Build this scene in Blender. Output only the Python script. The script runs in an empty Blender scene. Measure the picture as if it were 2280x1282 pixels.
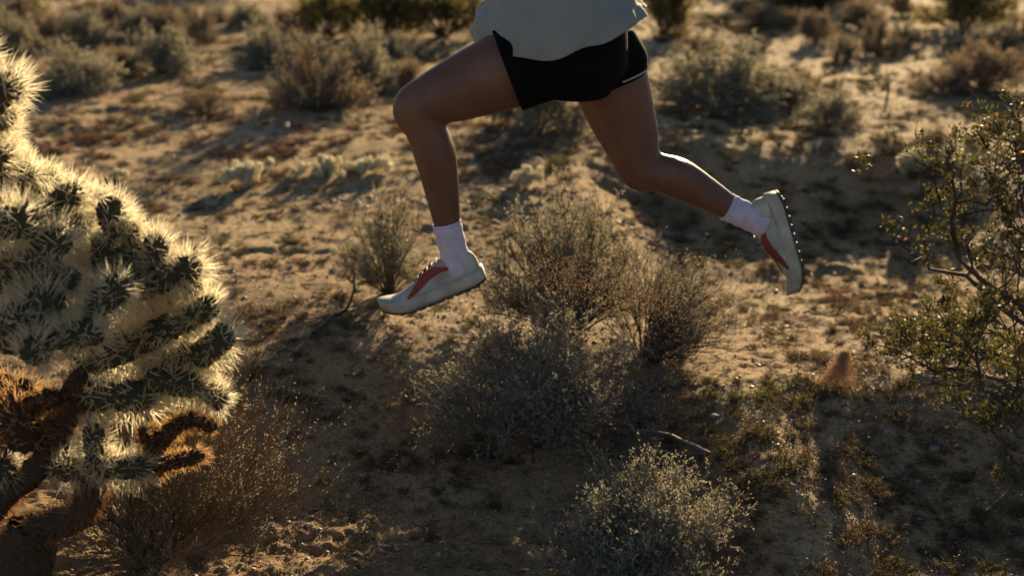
import bpy, math, numpy as np
from mathutils import Vector, Matrix, Quaternion
rad = math.radians
sc = bpy.context.scene
COL = sc.collection

# ------------------------------------------------------------------ camera, sky, sun, exposure
CAM_H, PITCH, FPX = 1.6, 17.0, 3167.0
cd = bpy.data.cameras.new('camera'); cam = bpy.data.objects.new('camera', cd); COL.objects.link(cam)
cam.location = (0, 0, CAM_H); cam.rotation_euler = (rad(90 - PITCH), 0, 0)
cd.sensor_width = 36; cd.lens = 36 * FPX / 2280; cd.clip_start = 0.05; cd.clip_end = 9000
cd.dof.use_dof = True; cd.dof.focus_distance = 3.75; cd.dof.aperture_fstop = 2.5
sc.camera = cam
SUN_EL, SUN_AZ = 14.0, 16.0           # azimuth to the right of the view direction (+Y)
w = bpy.data.worlds.new('World'); sc.world = w; w.use_nodes = True
wn = w.node_tree.nodes; bg = wn['Background']; sky = wn.new('ShaderNodeTexSky')
sky.sky_type = 'NISHITA'; sky.sun_disc = False; sky.sun_elevation = rad(SUN_EL); sky.sun_rotation = rad(SUN_AZ); sky.dust_density = 0.15; sky.air_density = 0.8
w.node_tree.links.new(sky.outputs[0], bg.inputs[0]); bg.inputs[1].default_value = 0.05
sd = bpy.data.lights.new('sun', 'SUN'); sun = bpy.data.objects.new('sun', sd); COL.objects.link(sun)
sd.energy = 5.0; sd.angle = rad(0.5); sd.color = (1.0, 0.75, 0.41)
sdir = Vector((math.sin(rad(SUN_AZ)) * math.cos(rad(SUN_EL)), math.cos(rad(SUN_AZ)) * math.cos(rad(SUN_EL)), math.sin(rad(SUN_EL))))
sun.rotation_euler = sdir.to_track_quat('Z', 'Y').to_euler(); sun.location = sdir * 30
vs = sc.view_settings; vs.view_transform = 'Standard'; vs.look = 'None'; vs.gamma = 1; vs.exposure = 1.2
vs.use_curve_mapping = False
sc.cycles.use_denoising = True; sc.cycles.max_bounces = 8; sc.cycles.transparent_max_bounces = 8

# ------------------------------------------------------------------ numpy helpers
def hsh(ix, iy, s):
    a = (ix.astype(np.int64) * 374761393 + iy.astype(np.int64) * 668265263 + s * 2147483647) & 0x7fffffff
    a = ((a ^ (a >> 13)) * 1274126177) & 0x7fffffff
    return ((a ^ (a >> 16)) & 0xffffff) / float(0xffffff)
def vnoise(x, y, s=0):
    ix = np.floor(x); iy = np.floor(y); fx = x - ix; fy = y - iy
    fx = fx * fx * fx * (fx * (fx * 6 - 15) + 10); fy = fy * fy * fy * (fy * (fy * 6 - 15) + 10)
    a = hsh(ix, iy, s); b = hsh(ix + 1, iy, s); c = hsh(ix, iy + 1, s); d = hsh(ix + 1, iy + 1, s)
    return (a + (b - a) * fx) * (1 - fy) + (c + (d - c) * fx) * fy - 0.5
def sst(a, b, x):
    t = np.clip((x - a) / (b - a), 0, 1); return t * t * (3 - 2 * t)
def broad(x, y):
    """the lie of the land without its small lumps"""
    x = np.asarray(x, float); y = np.asarray(y, float)
    h = 0.10 * vnoise(x / 4.1 + 3, y / 4.1, 1) + 0.055 * vnoise(x / 1.3, y / 1.3 + 9, 2)
    h = h * sst(0.5, 3, np.hypot(x, y))
    # a low bank in front of the runner, falling towards the camera
    edge = 4.72 + 0.25 * vnoise(x / 0.5, y * 0 + 4.4, 7) - 0.10 * (x + 0.3) ** 2
    m = sst(-1.30, -0.80, x) * (1 - sst(0.38, 0.80, x))
    h = h - 0.21 * m * (1 - sst(-0.95, 0.0, y - edge)) * sst(0.0, 3.0, y + 1.0)
    edge2 = 4.45 + 0.3 * vnoise(x / 0.6 + 9, y * 0 + 1.4, 9)
    h = h - 0.22 * sst(0.70, 1.25, x) * (1 - sst(3.2, 4.5, x)) * (1 - sst(-0.9, 0.0, y - edge2)) * sst(0.0, 3.0, y + 1.0)  # second drop at the right, added so that this slope lies in shade
    h = h - 0.20 * sst(0.25, 0.7, x) * (1 - sst(0.85, 1.3, x)) * (1 - sst(-0.85, 0.0, y - 3.75 - 0.2 * vnoise(x / 0.4, y * 0 + 7.7, 12))) * sst(0.0, 2.5, y + 1.0)  # ground lowered between the two, shaped to cut a sunlit tongue short
    # a shallow hollow right behind the runner, shaped to widen the shrubs' shade
    c3 = 8.0 + 0.35 * vnoise(x / 0.9 + 2, y * 0 + 5.5, 13)
    h = h - 0.27 * sst(0.2, 0.9, x) * (1 - sst(2.1, 2.9, x)) * (1 - sst(-1.05, 0.0, y - c3)) * sst(-3.6, -1.6, y - c3)
    return h
def ground(x, y):
    x = np.asarray(x, float); y = np.asarray(y, float)
    r = np.hypot(x, y); k = 1 - sst(30, 60, r)
    n1 = vnoise(x / 0.50 + 5, y / 0.30, 3); n2 = vnoise(x / 0.21, y / 0.12 + 2, 4); n3 = vnoise(x / 0.065, y / 0.055, 5); n4 = vnoise(x / 0.026, y / 0.024, 6)
    rough = 0.35 + 0.9 * sst(-0.2, 0.25, vnoise(x / 0.9 + 8, y / 0.8, 8))
    d = 0.022 * n1 + rough * (0.024 * n2 + 0.022 * np.maximum(n3, -0.1) + 0.011 * n4 * (1 - sst(7, 12, r)))
    hills = sst(80, 900, r) * 26 * (0.4 + vnoise(x / 400., y / 400., 11)) 
    return broad(x, y) + d * k + hills * (y > -1e9)
def ray(px, py):
    u = (px - 1140) / FPX; v = (py - 641) / FPX; c, s = math.cos(rad(PITCH)), math.sin(rad(PITCH))
    return np.array([u, c - v * s, -s - v * c])
def on_ground(px, py):
    """the point of the ground seen at a place of the photograph"""
    d = ray(px, py); t = 1.6 / -d[2] * 0.55
    prev = t
    while t < 60:
        p = d * t; z = CAM_H + p[2]
        if z < float(broad(p[0], p[1])): break
        prev = t; t += 0.02
    t = (prev + t) / 2; p = d * t
    return np.array([p[0], p[1], float(ground(p[0], p[1]))]), t
def at_y(px, py, Y):
    d = ray(px, py); t = Y / d[1]; return Vector((d[0] * t, Y, CAM_H + d[2] * t))

# ------------------------------------------------------------------ mesh helpers
def mesh_np(name, V, F, mats, n=None, smooth=False, midx=None):
    """F: (M,k) faces all of one size"""
    V = np.asarray(V, np.float32); F = np.asarray(F, np.int32); k = F.shape[1]
    me = bpy.data.meshes.new(name); me.vertices.add(len(V)); me.vertices.foreach_set('co', V.ravel())
    me.loops.add(F.size); me.loops.foreach_set('vertex_index', F.ravel())
    me.polygons.add(len(F)); me.polygons.foreach_set('loop_start', np.arange(0, F.size, k, dtype=np.int32))
    me.polygons.foreach_set('loop_total', np.full(len(F), k, np.int32))
    for m in (mats if isinstance(mats, (list, tuple)) else [mats]): me.materials.append(m)
    if midx is not None: me.polygons.foreach_set('material_index', np.asarray(midx, np.int32))
    me.polygons.foreach_set('use_smooth', np.full(len(F), smooth, bool))
    me.update(calc_edges=True); return me
def obj(name, data, parent=None, loc=None, **props):
    o = bpy.data.objects.new(name, data); COL.objects.link(o)
    if parent: o.parent = parent
    if loc is not None: o.location = loc
    for k, v in props.items(): o[k] = v
    return o
def thing(name, label, cat, loc, group=None, rz=0.0, scale=(1, 1, 1)):
    o = bpy.data.objects.new(name, None); COL.objects.link(o); o.empty_display_size = 0.05
    o.location = loc; o.rotation_euler = (0, 0, rz); o.scale = scale
    o['label'] = label; o['category'] = cat
    if group: o['group'] = group
    return o
def tubes(P, R, sides=3):
    """P (N,K,3) polylines, R (N,K) radii -> V,F quads"""
    P = np.asarray(P, float); R = np.asarray(R, float); N, K, _ = P.shape
    T = np.empty_like(P); T[:, 1:-1] = P[:, 2:] - P[:, :-2]; T[:, 0] = P[:, 1] - P[:, 0]; T[:, -1] = P[:, -1] - P[:, -2]
    T /= np.linalg.norm(T, axis=2, keepdims=True) + 1e-12
    ref = np.where(np.abs(T[:, :1, 2:3]) > 0.9, np.array([1., 0, 0]), np.array([0, 0, 1.]))
    A = np.cross(T, np.broadcast_to(ref, T.shape)); A /= np.linalg.norm(A, axis=2, keepdims=True) + 1e-12
    B = np.cross(T, A)
    an = np.arange(sides) * 2 * np.pi / sides
    V = P[:, :, None] + R[:, :, None, None] * (A[:, :, None] * np.cos(an)[None, None, :, None] + B[:, :, None] * np.sin(an)[None, None, :, None])
    idx = np.arange(N * K * sides).reshape(N, K, sides)
    a = idx[:, :-1]; b = idx[:, 1:]
    F = np.stack([a, np.roll(a, -1, 2), np.roll(b, -1, 2), b], -1).reshape(-1, 4)
    return V.reshape(-1, 3), F
def leaves(rng, C, D, L, W, up=0.4):
    """diamond leaves at C pointing along D"""
    n = len(C); D = D / (np.linalg.norm(D, axis=1, keepdims=True) + 1e-9)
    r = rng.normal(size=(n, 3)); r[:, 2] += up; S = np.cross(D, r); S /= np.linalg.norm(S, axis=1, keepdims=True) + 1e-9
    Nn = np.cross(D, S)
    L = L[:, None]; W = W[:, None]
    V = np.stack([C, C + D * L * .5 + S * W * .5 + Nn * W * .15, C + D * L, C + D * L * .5 - S * W * .5 + Nn * W * .15], 1).reshape(-1, 3)
    F = np.arange(n * 4).reshape(n, 4); return V, F
def kids(rng, P, n, t0, t1, ln, spread, K, up=0.25, out=0.5, cen=None, wig=0.12):
    """n children on every polyline of P"""
    N, Kp, _ = P.shape; par = np.repeat(np.arange(N), n); t = rng.uniform(t0, t1, N * n) * (Kp - 1)
    i = np.minimum(t.astype(int), Kp - 2); f = (t - i)[:, None]
    s = P[par, i] * (1 - f) + P[par, i + 1] * f
    tg = P[par, i + 1] - P[par, i]; tg /= np.linalg.norm(tg, axis=1, keepdims=True) + 1e-9
    rd = rng.normal(size=(N * n, 3)); rd /= np.linalg.norm(rd, axis=1, keepdims=True)
    o = s - (np.zeros(3) if cen is None else cen); o /= np.linalg.norm(o, axis=1, keepdims=True) + 1e-9
    d = tg * (1 - spread) + rd * spread + o * out * spread; d[:, 2] += up; d /= np.linalg.norm(d, axis=1, keepdims=True)
    l = ln * rng.uniform(.55, 1.15, N * n)
    u = np.linspace(0, 1, K)[None, :, None]
    C = s[:, None] + d[:, None] * l[:, None, None] * u
    wv = rng.normal(size=(N * n, K, 3)) * wig * l[:, None, None] / K; wv[:, 0] = 0
    return C + np.cumsum(wv, 1)
def stems0(rng, n, R, H, K=6, lo=8, hi=80, wig=.06, base=.07, azc=None, azw=None):
    th = rng.uniform(0, 2 * np.pi, n) if azc is None else azc + rng.uniform(-azw, azw, n)
    ph = np.radians(lo + (hi - lo) * rng.uniform(0, 1, n) ** .7)
    s = np.stack([np.cos(th) * base * R * rng.uniform(.1, 1, n), np.sin(th) * base * R * rng.uniform(.1, 1, n), np.full(n, -.02)], 1)
    d = np.stack([np.cos(th) * np.sin(ph) * R, np.sin(th) * np.sin(ph) * R, np.cos(ph) * H], 1) * rng.uniform(.7, 1.0, n)[:, None]
    mid = d * np.array([.42, .42, .52]) ; mid[:, 2] += .02
    u = np.linspace(0, 1, K)[None, :, None]
    P = s[:, None] * (1 - u) ** 2 + mid[:, None] * 2 * u * (1 - u) + d[:, None] * u * u
    wv = rng.normal(size=(n, K, 3)) * wig * R / K; wv[:, 0] = 0
    return P + np.cumsum(wv, 1)
def joinVF(parts):
    V = []; F = []; o = 0
    for v, f in parts: V.append(v); F.append(f + o); o += len(v)
    return np.concatenate(V), np.concatenate(F)

# ------------------------------------------------------------------ materials
def mat(name, base, rough=.8, trans=0.0, tcol=None, vary=0.25, nscale=6.0, spec=.3, col2=None, bump=0.0, bscale=60, rnd=True, sheen=0):
    m = bpy.data.materials.new(name); m.use_nodes = True; nt = m.node_tree; N = nt.nodes; L = nt.links
    b = N['Principled BSDF']; out = N['Material Output']
    b.inputs['Roughness'].default_value = rough; b.inputs['Specular IOR Level'].default_value = spec
    if sheen: b.inputs['Sheen Weight'].default_value = sheen
    geo = N.new('ShaderNodeNewGeometry'); tc = N.new('ShaderNodeTexCoord')
    no = N.new('ShaderNodeTexNoise'); no.inputs['Scale'].default_value = nscale; no.inputs['Detail'].default_value = 5
    L.new(tc.outputs['Object'], no.inputs['Vector'])
    mx = N.new('ShaderNodeMix'); mx.data_type = 'RGBA'
    c2 = col2 or tuple(c * .55 for c in base)
    mx.inputs[6].default_value = (*base, 1); mx.inputs[7].default_value = (*c2, 1)
    mr = N.new('ShaderNodeMapRange'); mr.inputs[1].default_value = .35; mr.inputs[2].default_value = .65
    L.new(no.outputs[0], mr.inputs[0]); L.new(mr.outputs[0], mx.inputs[0])
    hs = N.new('ShaderNodeHueSaturation'); L.new(mx.outputs[2], hs.inputs['Color'])
    if rnd:
        mv = N.new('ShaderNodeMapRange'); mv.inputs[3].default_value = 1 - vary; mv.inputs[4].default_value = 1 + vary
        L.new(geo.outputs['Random Per Island'], mv.inputs[0]); L.new(mv.outputs[0], hs.inputs['Value'])
    L.new(hs.outputs[0], b.inputs['Base Color'])
    if bump:
        bn = N.new('ShaderNodeTexNoise'); bn.inputs['Scale'].default_value = bscale; bn.inputs['Detail'].default_value = 6
        L.new(tc.outputs['Object'], bn.inputs['Vector'])
        bp = N.new('ShaderNodeBump'); bp.inputs['Distance'].default_value = bump; bp.inputs['Strength'].default_value = 1
        L.new(bn.outputs[0], bp.inputs['Height']); L.new(bp.outputs[0], b.inputs['Normal'])
    if trans:
        tr = N.new('ShaderNodeBsdfTranslucent'); ms = N.new('ShaderNodeMixShader'); ms.inputs[0].default_value = trans
        if tcol: tr.inputs[0].default_value = (*tcol, 1)
        else: L.new(hs.outputs[0], tr.inputs[0])
        L.new(b.outputs[0], ms.inputs[1]); L.new(tr.outputs[0], ms.inputs[2]); L.new(ms.outputs[0], out.inputs[0])
    return m
M_sage = mat('sage_leaf', (.26, .265, .215), trans=.38, tcol=(.40, .35, .23), col2=(.19, .205, .175), vary=.35)
M_tan = mat('tan_leaf', (.26, .215, .165), trans=.4, tcol=(.38, .29, .18), col2=(.19, .155, .12), vary=.35)
M_olive = mat('creosote_leaf', (.065, .068, .022), rough=.55, trans=.3, tcol=(.15, .14, .032), col2=(.045, .04, .02), spec=.35, vary=.5)
M_olive2 = mat('far_creosote_leaf', (.13, .12, .045), rough=.5, trans=.45, tcol=(.30, .25, .06), col2=(.09, .085, .035), spec=.4, vary=.5)
M_rust = mat('rusty_leaf', (.22, .09, .03), trans=.4, tcol=(.4, .16, .04), vary=.4)
M_twig = mat('grey_twig', (.24, .20, .16), col2=(.13, .11, .085), trans=.0, vary=.3)
M_btwig = mat('brown_twig', (.14, .105, .08), col2=(.08, .06, .048), vary=.35)
M_ltwig = mat('straw_twig', (.27, .20, .135), col2=(.16, .12, .08), trans=.3, tcol=(.40, .28, .16), vary=.4)
M_dark = mat('dark_bark', (.07, .055, .045), col2=(.035, .028, .024), bump=.003, bscale=80)
M_spine = mat('cholla_spine', (.50, .47, .36), rough=.35, trans=.6, tcol=(1.0, .93, .74), col2=(.42, .39, .28), spec=.6, vary=.25)
M_dspine = mat('dry_spine', (.26, .18, .10), rough=.5, trans=.55, tcol=(.72, .46, .22), col2=(.20, .13, .07), vary=.3)
M_joint = mat('cholla_flesh', (.085, .080, .050), rough=.9, col2=(.05, .048, .03), spec=.1, bump=.002, bscale=40)
M_djoint = mat('dead_cholla', (.075, .045, .028), rough=.85, col2=(.04, .025, .018), bump=.003, bscale=40)
M_cbark = mat('cholla_bark', (.06, .04, .026), rough=.9, col2=(.03, .02, .014), bump=.012, bscale=45)
M_grass = mat('green_herb', (.075, .075, .025), trans=.35, tcol=(.17, .15, .035), col2=(.11, .085, .035), vary=.45)
M_dry = mat('dry_herb', (.19, .135, .075), trans=.3, tcol=(.28, .19, .09), col2=(.12, .08, .045), vary=.45)
M_red = mat('red_herb', (.20, .10, .055), trans=.3, tcol=(.30, .14, .07), col2=(.13, .075, .045), vary=.45)
M_peb = mat('pebble', (.42, .31, .21), rough=.5, col2=(.27, .19, .13), vary=.5, spec=.4)
M_white = mat('white_quartz', (.62, .55, .46), rough=.4, vary=.2)
M_flower = mat('tiny_flower', (.8, .72, .6), rough=.5, trans=.4, tcol=(.9, .8, .6), vary=.1)
M_pale = mat('pale_cactus', (.62, .61, .49), rough=.5, trans=.5, tcol=(.88, .82, .62), col2=(.48, .48, .38), vary=.3)
M_rock = mat('pale_rock', (.30, .28, .25), rough=.8, col2=(.2, .18, .16), bump=.004, bscale=20)

def ground_mat():
    m = bpy.data.materials.new('desert_soil'); m.use_nodes = True; nt = m.node_tree; N = nt.nodes; L = nt.links
    b = N['Principled BSDF']; b.inputs['Roughness'].default_value = .88; b.inputs['Specular IOR Level'].default_value = .25
    tc = N.new('ShaderNodeTexCoord')
    def noise(s, d=6, r=.6):
        n = N.new('ShaderNodeTexNoise'); n.inputs['Scale'].default_value = s; n.inputs['Detail'].default_value = d; n.inputs['Roughness'].default_value = r
        L.new(tc.outputs['Object'], n.inputs['Vector']); return n
    def mr(src, a, c):
        r = N.new('ShaderNodeMapRange'); r.inputs[1].default_value = a; r.inputs[2].default_value = c; L.new(src, r.inputs[0]); return r.outputs[0]
    def mix(f, a, c, mode='MIX'):
        x = N.new('ShaderNodeMix'); x.data_type = 'RGBA'; x.blend_type = mode
        if isinstance(f, float): x.inputs[0].default_value = f
        else: L.new(f, x.inputs[0])
        for k, v in ((6, a), (7, c)):
            if isinstance(v, tuple): x.inputs[k].default_value = (*v, 1)
            else: L.new(v, x.inputs[k])
        return x.outputs[2]
    c = mix(mr(noise(1.1, 8).outputs[0], .42, .6), (.60, .41, .205), (.42, .25, .105))
    c = mix(mr(noise(5.5, 8, .7).outputs[0], .5, .66), c, (.22, .125, .06))
    c = mix(mr(noise(38, 6, .7).outputs[0], .52, .66), c, (.13, .085, .05))
    c = mix(mr(noise(90, 4, .8).outputs[0], .55, .62), c, (.11, .08, .055))
    c = mix(mr(noise(190, 3, .7).outputs[0], .56, .66), c, (.55, .42, .30))
    c = mix(mr(noise(.8, 6, .7).outputs[0], .55, .68), c, (.19, .145, .065))
    L.new(c, b.inputs['Base Color'])
    n1 = noise(70, 8, .75); n2 = noise(320, 4, .7)
    add = N.new('ShaderNodeMath'); add.operation = 'MULTIPLY_ADD'; L.new(n2.outputs[0], add.inputs[0]); add.inputs[1].default_value = .3; L.new(n1.outputs[0], add.inputs[2])
    bp = N.new('ShaderNodeBump'); bp.inputs['Distance'].default_value = .02; bp.inputs['Strength'].default_value = .9
    L.new(add.outputs[0], bp.inputs['Height']); L.new(bp.outputs[0], b.inputs['Normal'])
    return m
M_ground = ground_mat()

# ------------------------------------------------------------------ the ground: one sheet to the horizon, finest where it is seen
rs = [0.4, 1.0, 1.6, 2.1, 2.5]
r = 2.5
while r < 22: r += max(.0085, r * r / 2275 * 1.35); rs.append(r)
while r < 6000: r *= 1.09; rs.append(r)
rs = np.array(rs)
th = np.concatenate([np.linspace(-180, -34, 50)[:-1], np.linspace(-34, -23, 40)[:-1], np.linspace(-23, 23, 500)[:-1], np.linspace(23, 34, 40)[:-1], np.linspace(34, 180, 50)[:-1]])
th = np.radians(th); RR, TH = np.meshgrid(rs, th, indexing='ij')
X = RR * np.sin(TH); Y = RR * np.cos(TH); Z = ground(X, Y)
V = np.stack([X, Y, Z], -1).reshape(-1, 3); nr, nt_ = RR.shape
V = np.vstack([V, [[0, 0, float(ground(0, 0))]]])
idx = np.arange(nr * nt_).reshape(nr, nt_); a = idx[:-1]; b_ = idx[1:]
F = np.stack([a, b_, np.roll(b_, -1, 1), np.roll(a, -1, 1)], -1).reshape(-1, 4)[:, ::-1]
cap = np.stack([idx[0], np.roll(idx[0], -1), np.full(nt_, nr * nt_), np.full(nt_, nr * nt_)], 1)
gm = mesh_np('ground', V, F, M_ground, smooth=True)
obj('ground', gm, kind='structure', label='sandy desert ground with low lumps and pebbles')

# ------------------------------------------------------------------ scattered ground cover (nobody could count it)
HID = bpy.data.collections.new('sources')
def src(name, me):
    o = bpy.data.objects.new(name, me); HID.objects.link(o); return o
def scatter(name, label, sources, P, S, RZ, IX, tilt=None):
    me = bpy.data.meshes.new(name); me.vertices.add(len(P)); me.vertices.foreach_set('co', np.asarray(P, np.float32).ravel())
    for nm, tp, data in (('s', 'FLOAT', S), ('ix', 'INT', IX)):
        at = me.attributes.new(nm, tp, 'POINT'); at.data.foreach_set('value', np.asarray(data, np.float32 if tp == 'FLOAT' else np.int32))
    rot = np.stack([np.zeros(len(P)) if tilt is None else tilt, np.zeros(len(P)), RZ], 1).astype(np.float32)
    at = me.attributes.new('rt', 'FLOAT_VECTOR', 'POINT'); at.data.foreach_set('vector', rot.ravel())
    o = obj(name, me, kind='stuff', label=label)
    col = bpy.data.collections.new(name + '_sources')
    for s_ in sources: col.objects.link(s_)
    ng = bpy.data.node_groups.new(name, 'GeometryNodeTree')
    ng.interface.new_socket('Geometry', in_out='INPUT', socket_type='NodeSocketGeometry')
    ng.interface.new_socket('Geometry', in_out='OUTPUT', socket_type='NodeSocketGeometry')
    N = ng.nodes; L = ng.links
    gi = N.new('NodeGroupInput'); go = N.new('NodeGroupOutput')
    ci = N.new('GeometryNodeCollectionInfo'); ci.inputs[0].default_value = col; ci.inputs[1].default_value = True; ci.inputs[2].default_value = True
    ip = N.new('GeometryNodeInstanceOnPoints'); ip.inputs['Pick Instance'].default_value = True
    def at_(nm, dt):
        n = N.new('GeometryNodeInputNamedAttribute'); n.data_type = dt; n.inputs[0].default_value = nm; return n.outputs[0]
    er = N.new('FunctionNodeEulerToRotation'); L.new(at_('rt', 'FLOAT_VECTOR'), er.inputs[0])
    L.new(gi.outputs[0], ip.inputs['Points']); L.new(ci.outputs[0], ip.inputs['Instance'])
    L.new(at_('ix', 'INT'), ip.inputs['Instance Index']); L.new(er.outputs[0], ip.inputs['Rotation']); L.new(at_('s', 'FLOAT'), ip.inputs['Scale'])
    L.new(ip.outputs[0], go.inputs[0])
    md = o.modifiers.new('scatter', 'NODES'); md.node_group = ng
    return o
def area_pts(rng, n, y0, y1, wide=.44, power=1.0):
    y = y0 + (y1 - y0) * rng.uniform(0, 1, n) ** power
    x = rng.uniform(-1, 1, n) * (y * wide + .3); return x, y
rng = np.random.default_rng(5)
ICO_V = None
def ico():
    t = (1 + 5 ** .5) / 2
    v = np.array([(-1, t, 0), (1, t, 0), (-1, -t, 0), (1, -t, 0), (0, -1, t), (0, 1, t), (0, -1, -t), (0, 1, -t), (t, 0, -1), (t, 0, 1), (-t, 0, -1), (-t, 0, 1)], float)
    v /= np.linalg.norm(v[0])
    f = np.array([(0, 11, 5), (0, 5, 1), (0, 1, 7), (0, 7, 10), (0, 10, 11), (1, 5, 9), (5, 11, 4), (11, 10, 2), (10, 7, 6), (7, 1, 8), (3, 9, 4), (3, 4, 2), (3, 2, 6), (3, 6, 8), (3, 8, 9), (4, 9, 5), (2, 4, 11), (6, 2, 10), (8, 6, 7), (9, 8, 1)])
    return v, f
iv, if_ = ico()
def pebble(name, m, sd, flat=.6):
    g = np.random.default_rng(sd); v = iv * g.uniform(.7, 1.15, (12, 1)) * np.array([1, g.uniform(.6, .9), flat])
    return src(name, mesh_np(name, v, if_, m))
pebs = [pebble('pebble_a', M_peb, 1), pebble('pebble_b', M_peb, 2, .5), pebble('pebble_c', M_peb, 3, .8), pebble('pebble_d', M_white, 4, .7)]
x1, y1 = area_pts(rng, 95000, 2.7, 6.8); x2, y2 = area_pts(rng, 40000, 6.5, 19, .42, .8)
x = np.concatenate([x1, x2]); y = np.concatenate([y1, y2])
dn = vnoise(x / .6, y / .6, 21) + .6 * vnoise(x / .15, y / .15, 22)
k = dn + rng.uniform(-.5, .5, len(x)) > -.12; x = x[k]; y = y[k]
s = np.exp(rng.normal(-5.9, .5, len(x))) * np.where(y > 6.5, 1.7, 1.0); s = np.clip(s, .0012, .016)
ix = rng.integers(0, 3, len(x)); ix[rng.uniform(0, 1, len(x)) < .012] = 3
scatter('gravel', 'loose gravel and small pebbles strewn over the sand', pebs, np.stack([x, y, ground(x, y) + s * .2], 1), s, rng.uniform(0, 6.28, len(x)), ix)

def mat_plant(name, sd, m, nst, R, H, nl, ll, lw, m2=None):
    g = np.random.default_rng(sd)
    P = stems0(g, nst, R, H, K=4, lo=20, hi=88, wig=.25); sv, sf = tubes(P, np.full(P.shape[:2], .0011) * np.array([1.3, 1.1, .9, .6]))
    Kp = P.shape[1]; pi = g.integers(0, nst, nl); t = g.uniform(.25, 1, nl) * (Kp - 1); i = np.minimum(t.astype(int), Kp - 2); f = (t - i)[:, None]
    C = P[pi, i] * (1 - f) + P[pi, i + 1] * f + g.normal(size=(nl, 3)) * R * .06
    D = g.normal(size=(nl, 3)); D[:, 2] = np.abs(D[:, 2]) + .3
    lv, lf = leaves(g, C, D, g.uniform(.6, 1.3, nl) * ll, g.uniform(.6, 1.2, nl) * lw)
    V, F = joinVF([(sv, sf), (lv, lf)])
    return src(name, mesh_np(name, V, F, [M_btwig, m], midx=np.r_[np.zeros(len(sf)), np.ones(len(lf))]))
mats_src = [mat_plant('green_mat_a', 11, M_grass, 30, .075, .022, 420, .0065, .0026), mat_plant('green_mat_b', 12, M_grass, 24, .055, .030, 340, .009, .0022),
            mat_plant('dry_mat_a', 13, M_dry, 30, .08, .018, 340, .006, .0026), mat_plant('dry_mat_b', 14, M_dry, 26, .05, .045, 220, .011, .0018),
            mat_plant('red_mat_a', 15, M_red, 30, .07, .02, 380, .006, .0026), mat_plant('red_mat_b', 16, M_red, 22, .05, .032, 260, .007, .0026)]
x, y = area_pts(rng, 11000, 2.8, 19, .43, .85)
patch = vnoise(x / .75 + 31, y / .6, 31) + .55 * vnoise(x / .22, y / .18, 32)
sel = patch + rng.uniform(-.22, .22, len(x)) > .26
x, y = x[sel], y[sel]
# stronger growth where the photograph has it (px, py, radius m, n, first kind, last kind)
ex = []
for px, py, rr, n, a0, a1 in ((1850, 690, .35, 150, 0, 1), (1760, 740, .45, 150, 0, 1), (1980, 660, .35, 120, 2, 5), (1850, 1150, .38, 150, 0, 1), (1700, 1000, .35, 110, 0, 3), (1830, 1000, .4, 120, 0, 3),
                              (600, 715, .28, 90, 0, 1), (540, 740, .2, 50, 0, 1), (190, 288, .5, 70, 0, 1), (600, 580, .35, 70, 2, 4), (330, 345, 1.0, 110, 4, 5), (620, 320, .9, 110, 4, 5), (800, 330, .6, 50, 4, 5), (120, 340, .6, 60, 4, 5),
                              (2100, 930, .5, 160, 0, 3), (2000, 1180, .4, 110, 0, 3), (1950, 860, .4, 130, 0, 1), (940, 940, .3, 80, 0, 3), (860, 700, .3, 50, 2, 3), (1150, 330, .5, 100, 0, 1), (1030, 1080, .3, 80, 0, 3), (620, 830, .2, 50, 2, 3),
                              (1250, 560, 1.0, 200, 0, 3), (1600, 450, 1.0, 240, 0, 3), (1750, 560, .6, 130, 0, 3), (1900, 180, 1.2, 220, 2, 3), (1750, 330, 1.0, 150, 0, 3), (2250, 1100, .4, 160, 0, 1), (2050, 60, 1.5, 120, 0, 3), (480, 130, 1.4, 160, 2, 3), (1430, 620, .6, 90, 0, 1)):
    n = int(n * (.42 if py > 600 else .6)); p, _ = on_ground(px, py); q = rng.normal(size=(n, 2)) * rr * .6
    ex.append(np.c_[p[0] + q[:, 0] * 1.3, p[1] + q[:, 1], rng.integers(a0, a1 + 1, n)])
ex = np.vstack(ex)
kp = vnoise(x / 1.6 + 7, y / 1.6, 33) + rng.uniform(-.25, .25, len(x))
ix = np.where(kp > .1, rng.integers(0, 2, len(x)), np.where(kp > -.22, rng.integers(2, 4, len(x)), rng.integers(4, 6, len(x))))
ix[(y < 5) & (ix > 3)] = 2
x = np.r_[x, ex[:, 0]]; y = np.r_[y, ex[:, 1]]; ix = np.r_[ix, ex[:, 2].astype(int)]
s = rng.uniform(.35, 1.15, len(x)) * np.where(y > 7, 1.25, .85)
scatter('ground_cover', 'low green, straw and rust coloured herbs in patches on the sand', mats_src, np.stack([x, y, ground(x, y) - .002], 1), s, rng.uniform(0, 6.28, len(x)), ix)
# tiny white flowers / glinting seed heads low among the herbs at lower right
g = np.random.default_rng(8); fp = g.normal(size=(5, 3)) ; fl_v, fl_f = leaves(g, np.zeros((6, 3)), np.c_[np.cos(np.arange(6) * 1.047), np.sin(np.arange(6) * 1.047), np.full(6, .5)], np.full(6, 1.), np.full(6, .8))
fl = src('flower_head', mesh_np('flower_head', fl_v, fl_f, M_flower))
pts = []
for px, py, rr, n in ((1850, 1150, .18, 46), (1760, 1180, .3, 30), (1700, 900, .4, 40), (1600, 700, .5, 30), (2000, 1240, .3, 26), (1690, 980, .25, 26)):
    p, _ = on_ground(px, py); n = n // 2; q = g.normal(size=(n, 2)) * rr; pts.append(np.c_[p[0] + q[:, 0], p[1] + q[:, 1]])
pts = np.vstack(pts)
scatter('tiny_flowers', 'tiny white flowers glinting low among the green herbs', [fl], np.c_[pts, ground(pts[:, 0], pts[:, 1]) + g.uniform(.012, .04, len(pts))], g.uniform(.002, .0042, len(pts)), g.uniform(0, 6, len(pts)), np.zeros(len(pts)))
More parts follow.
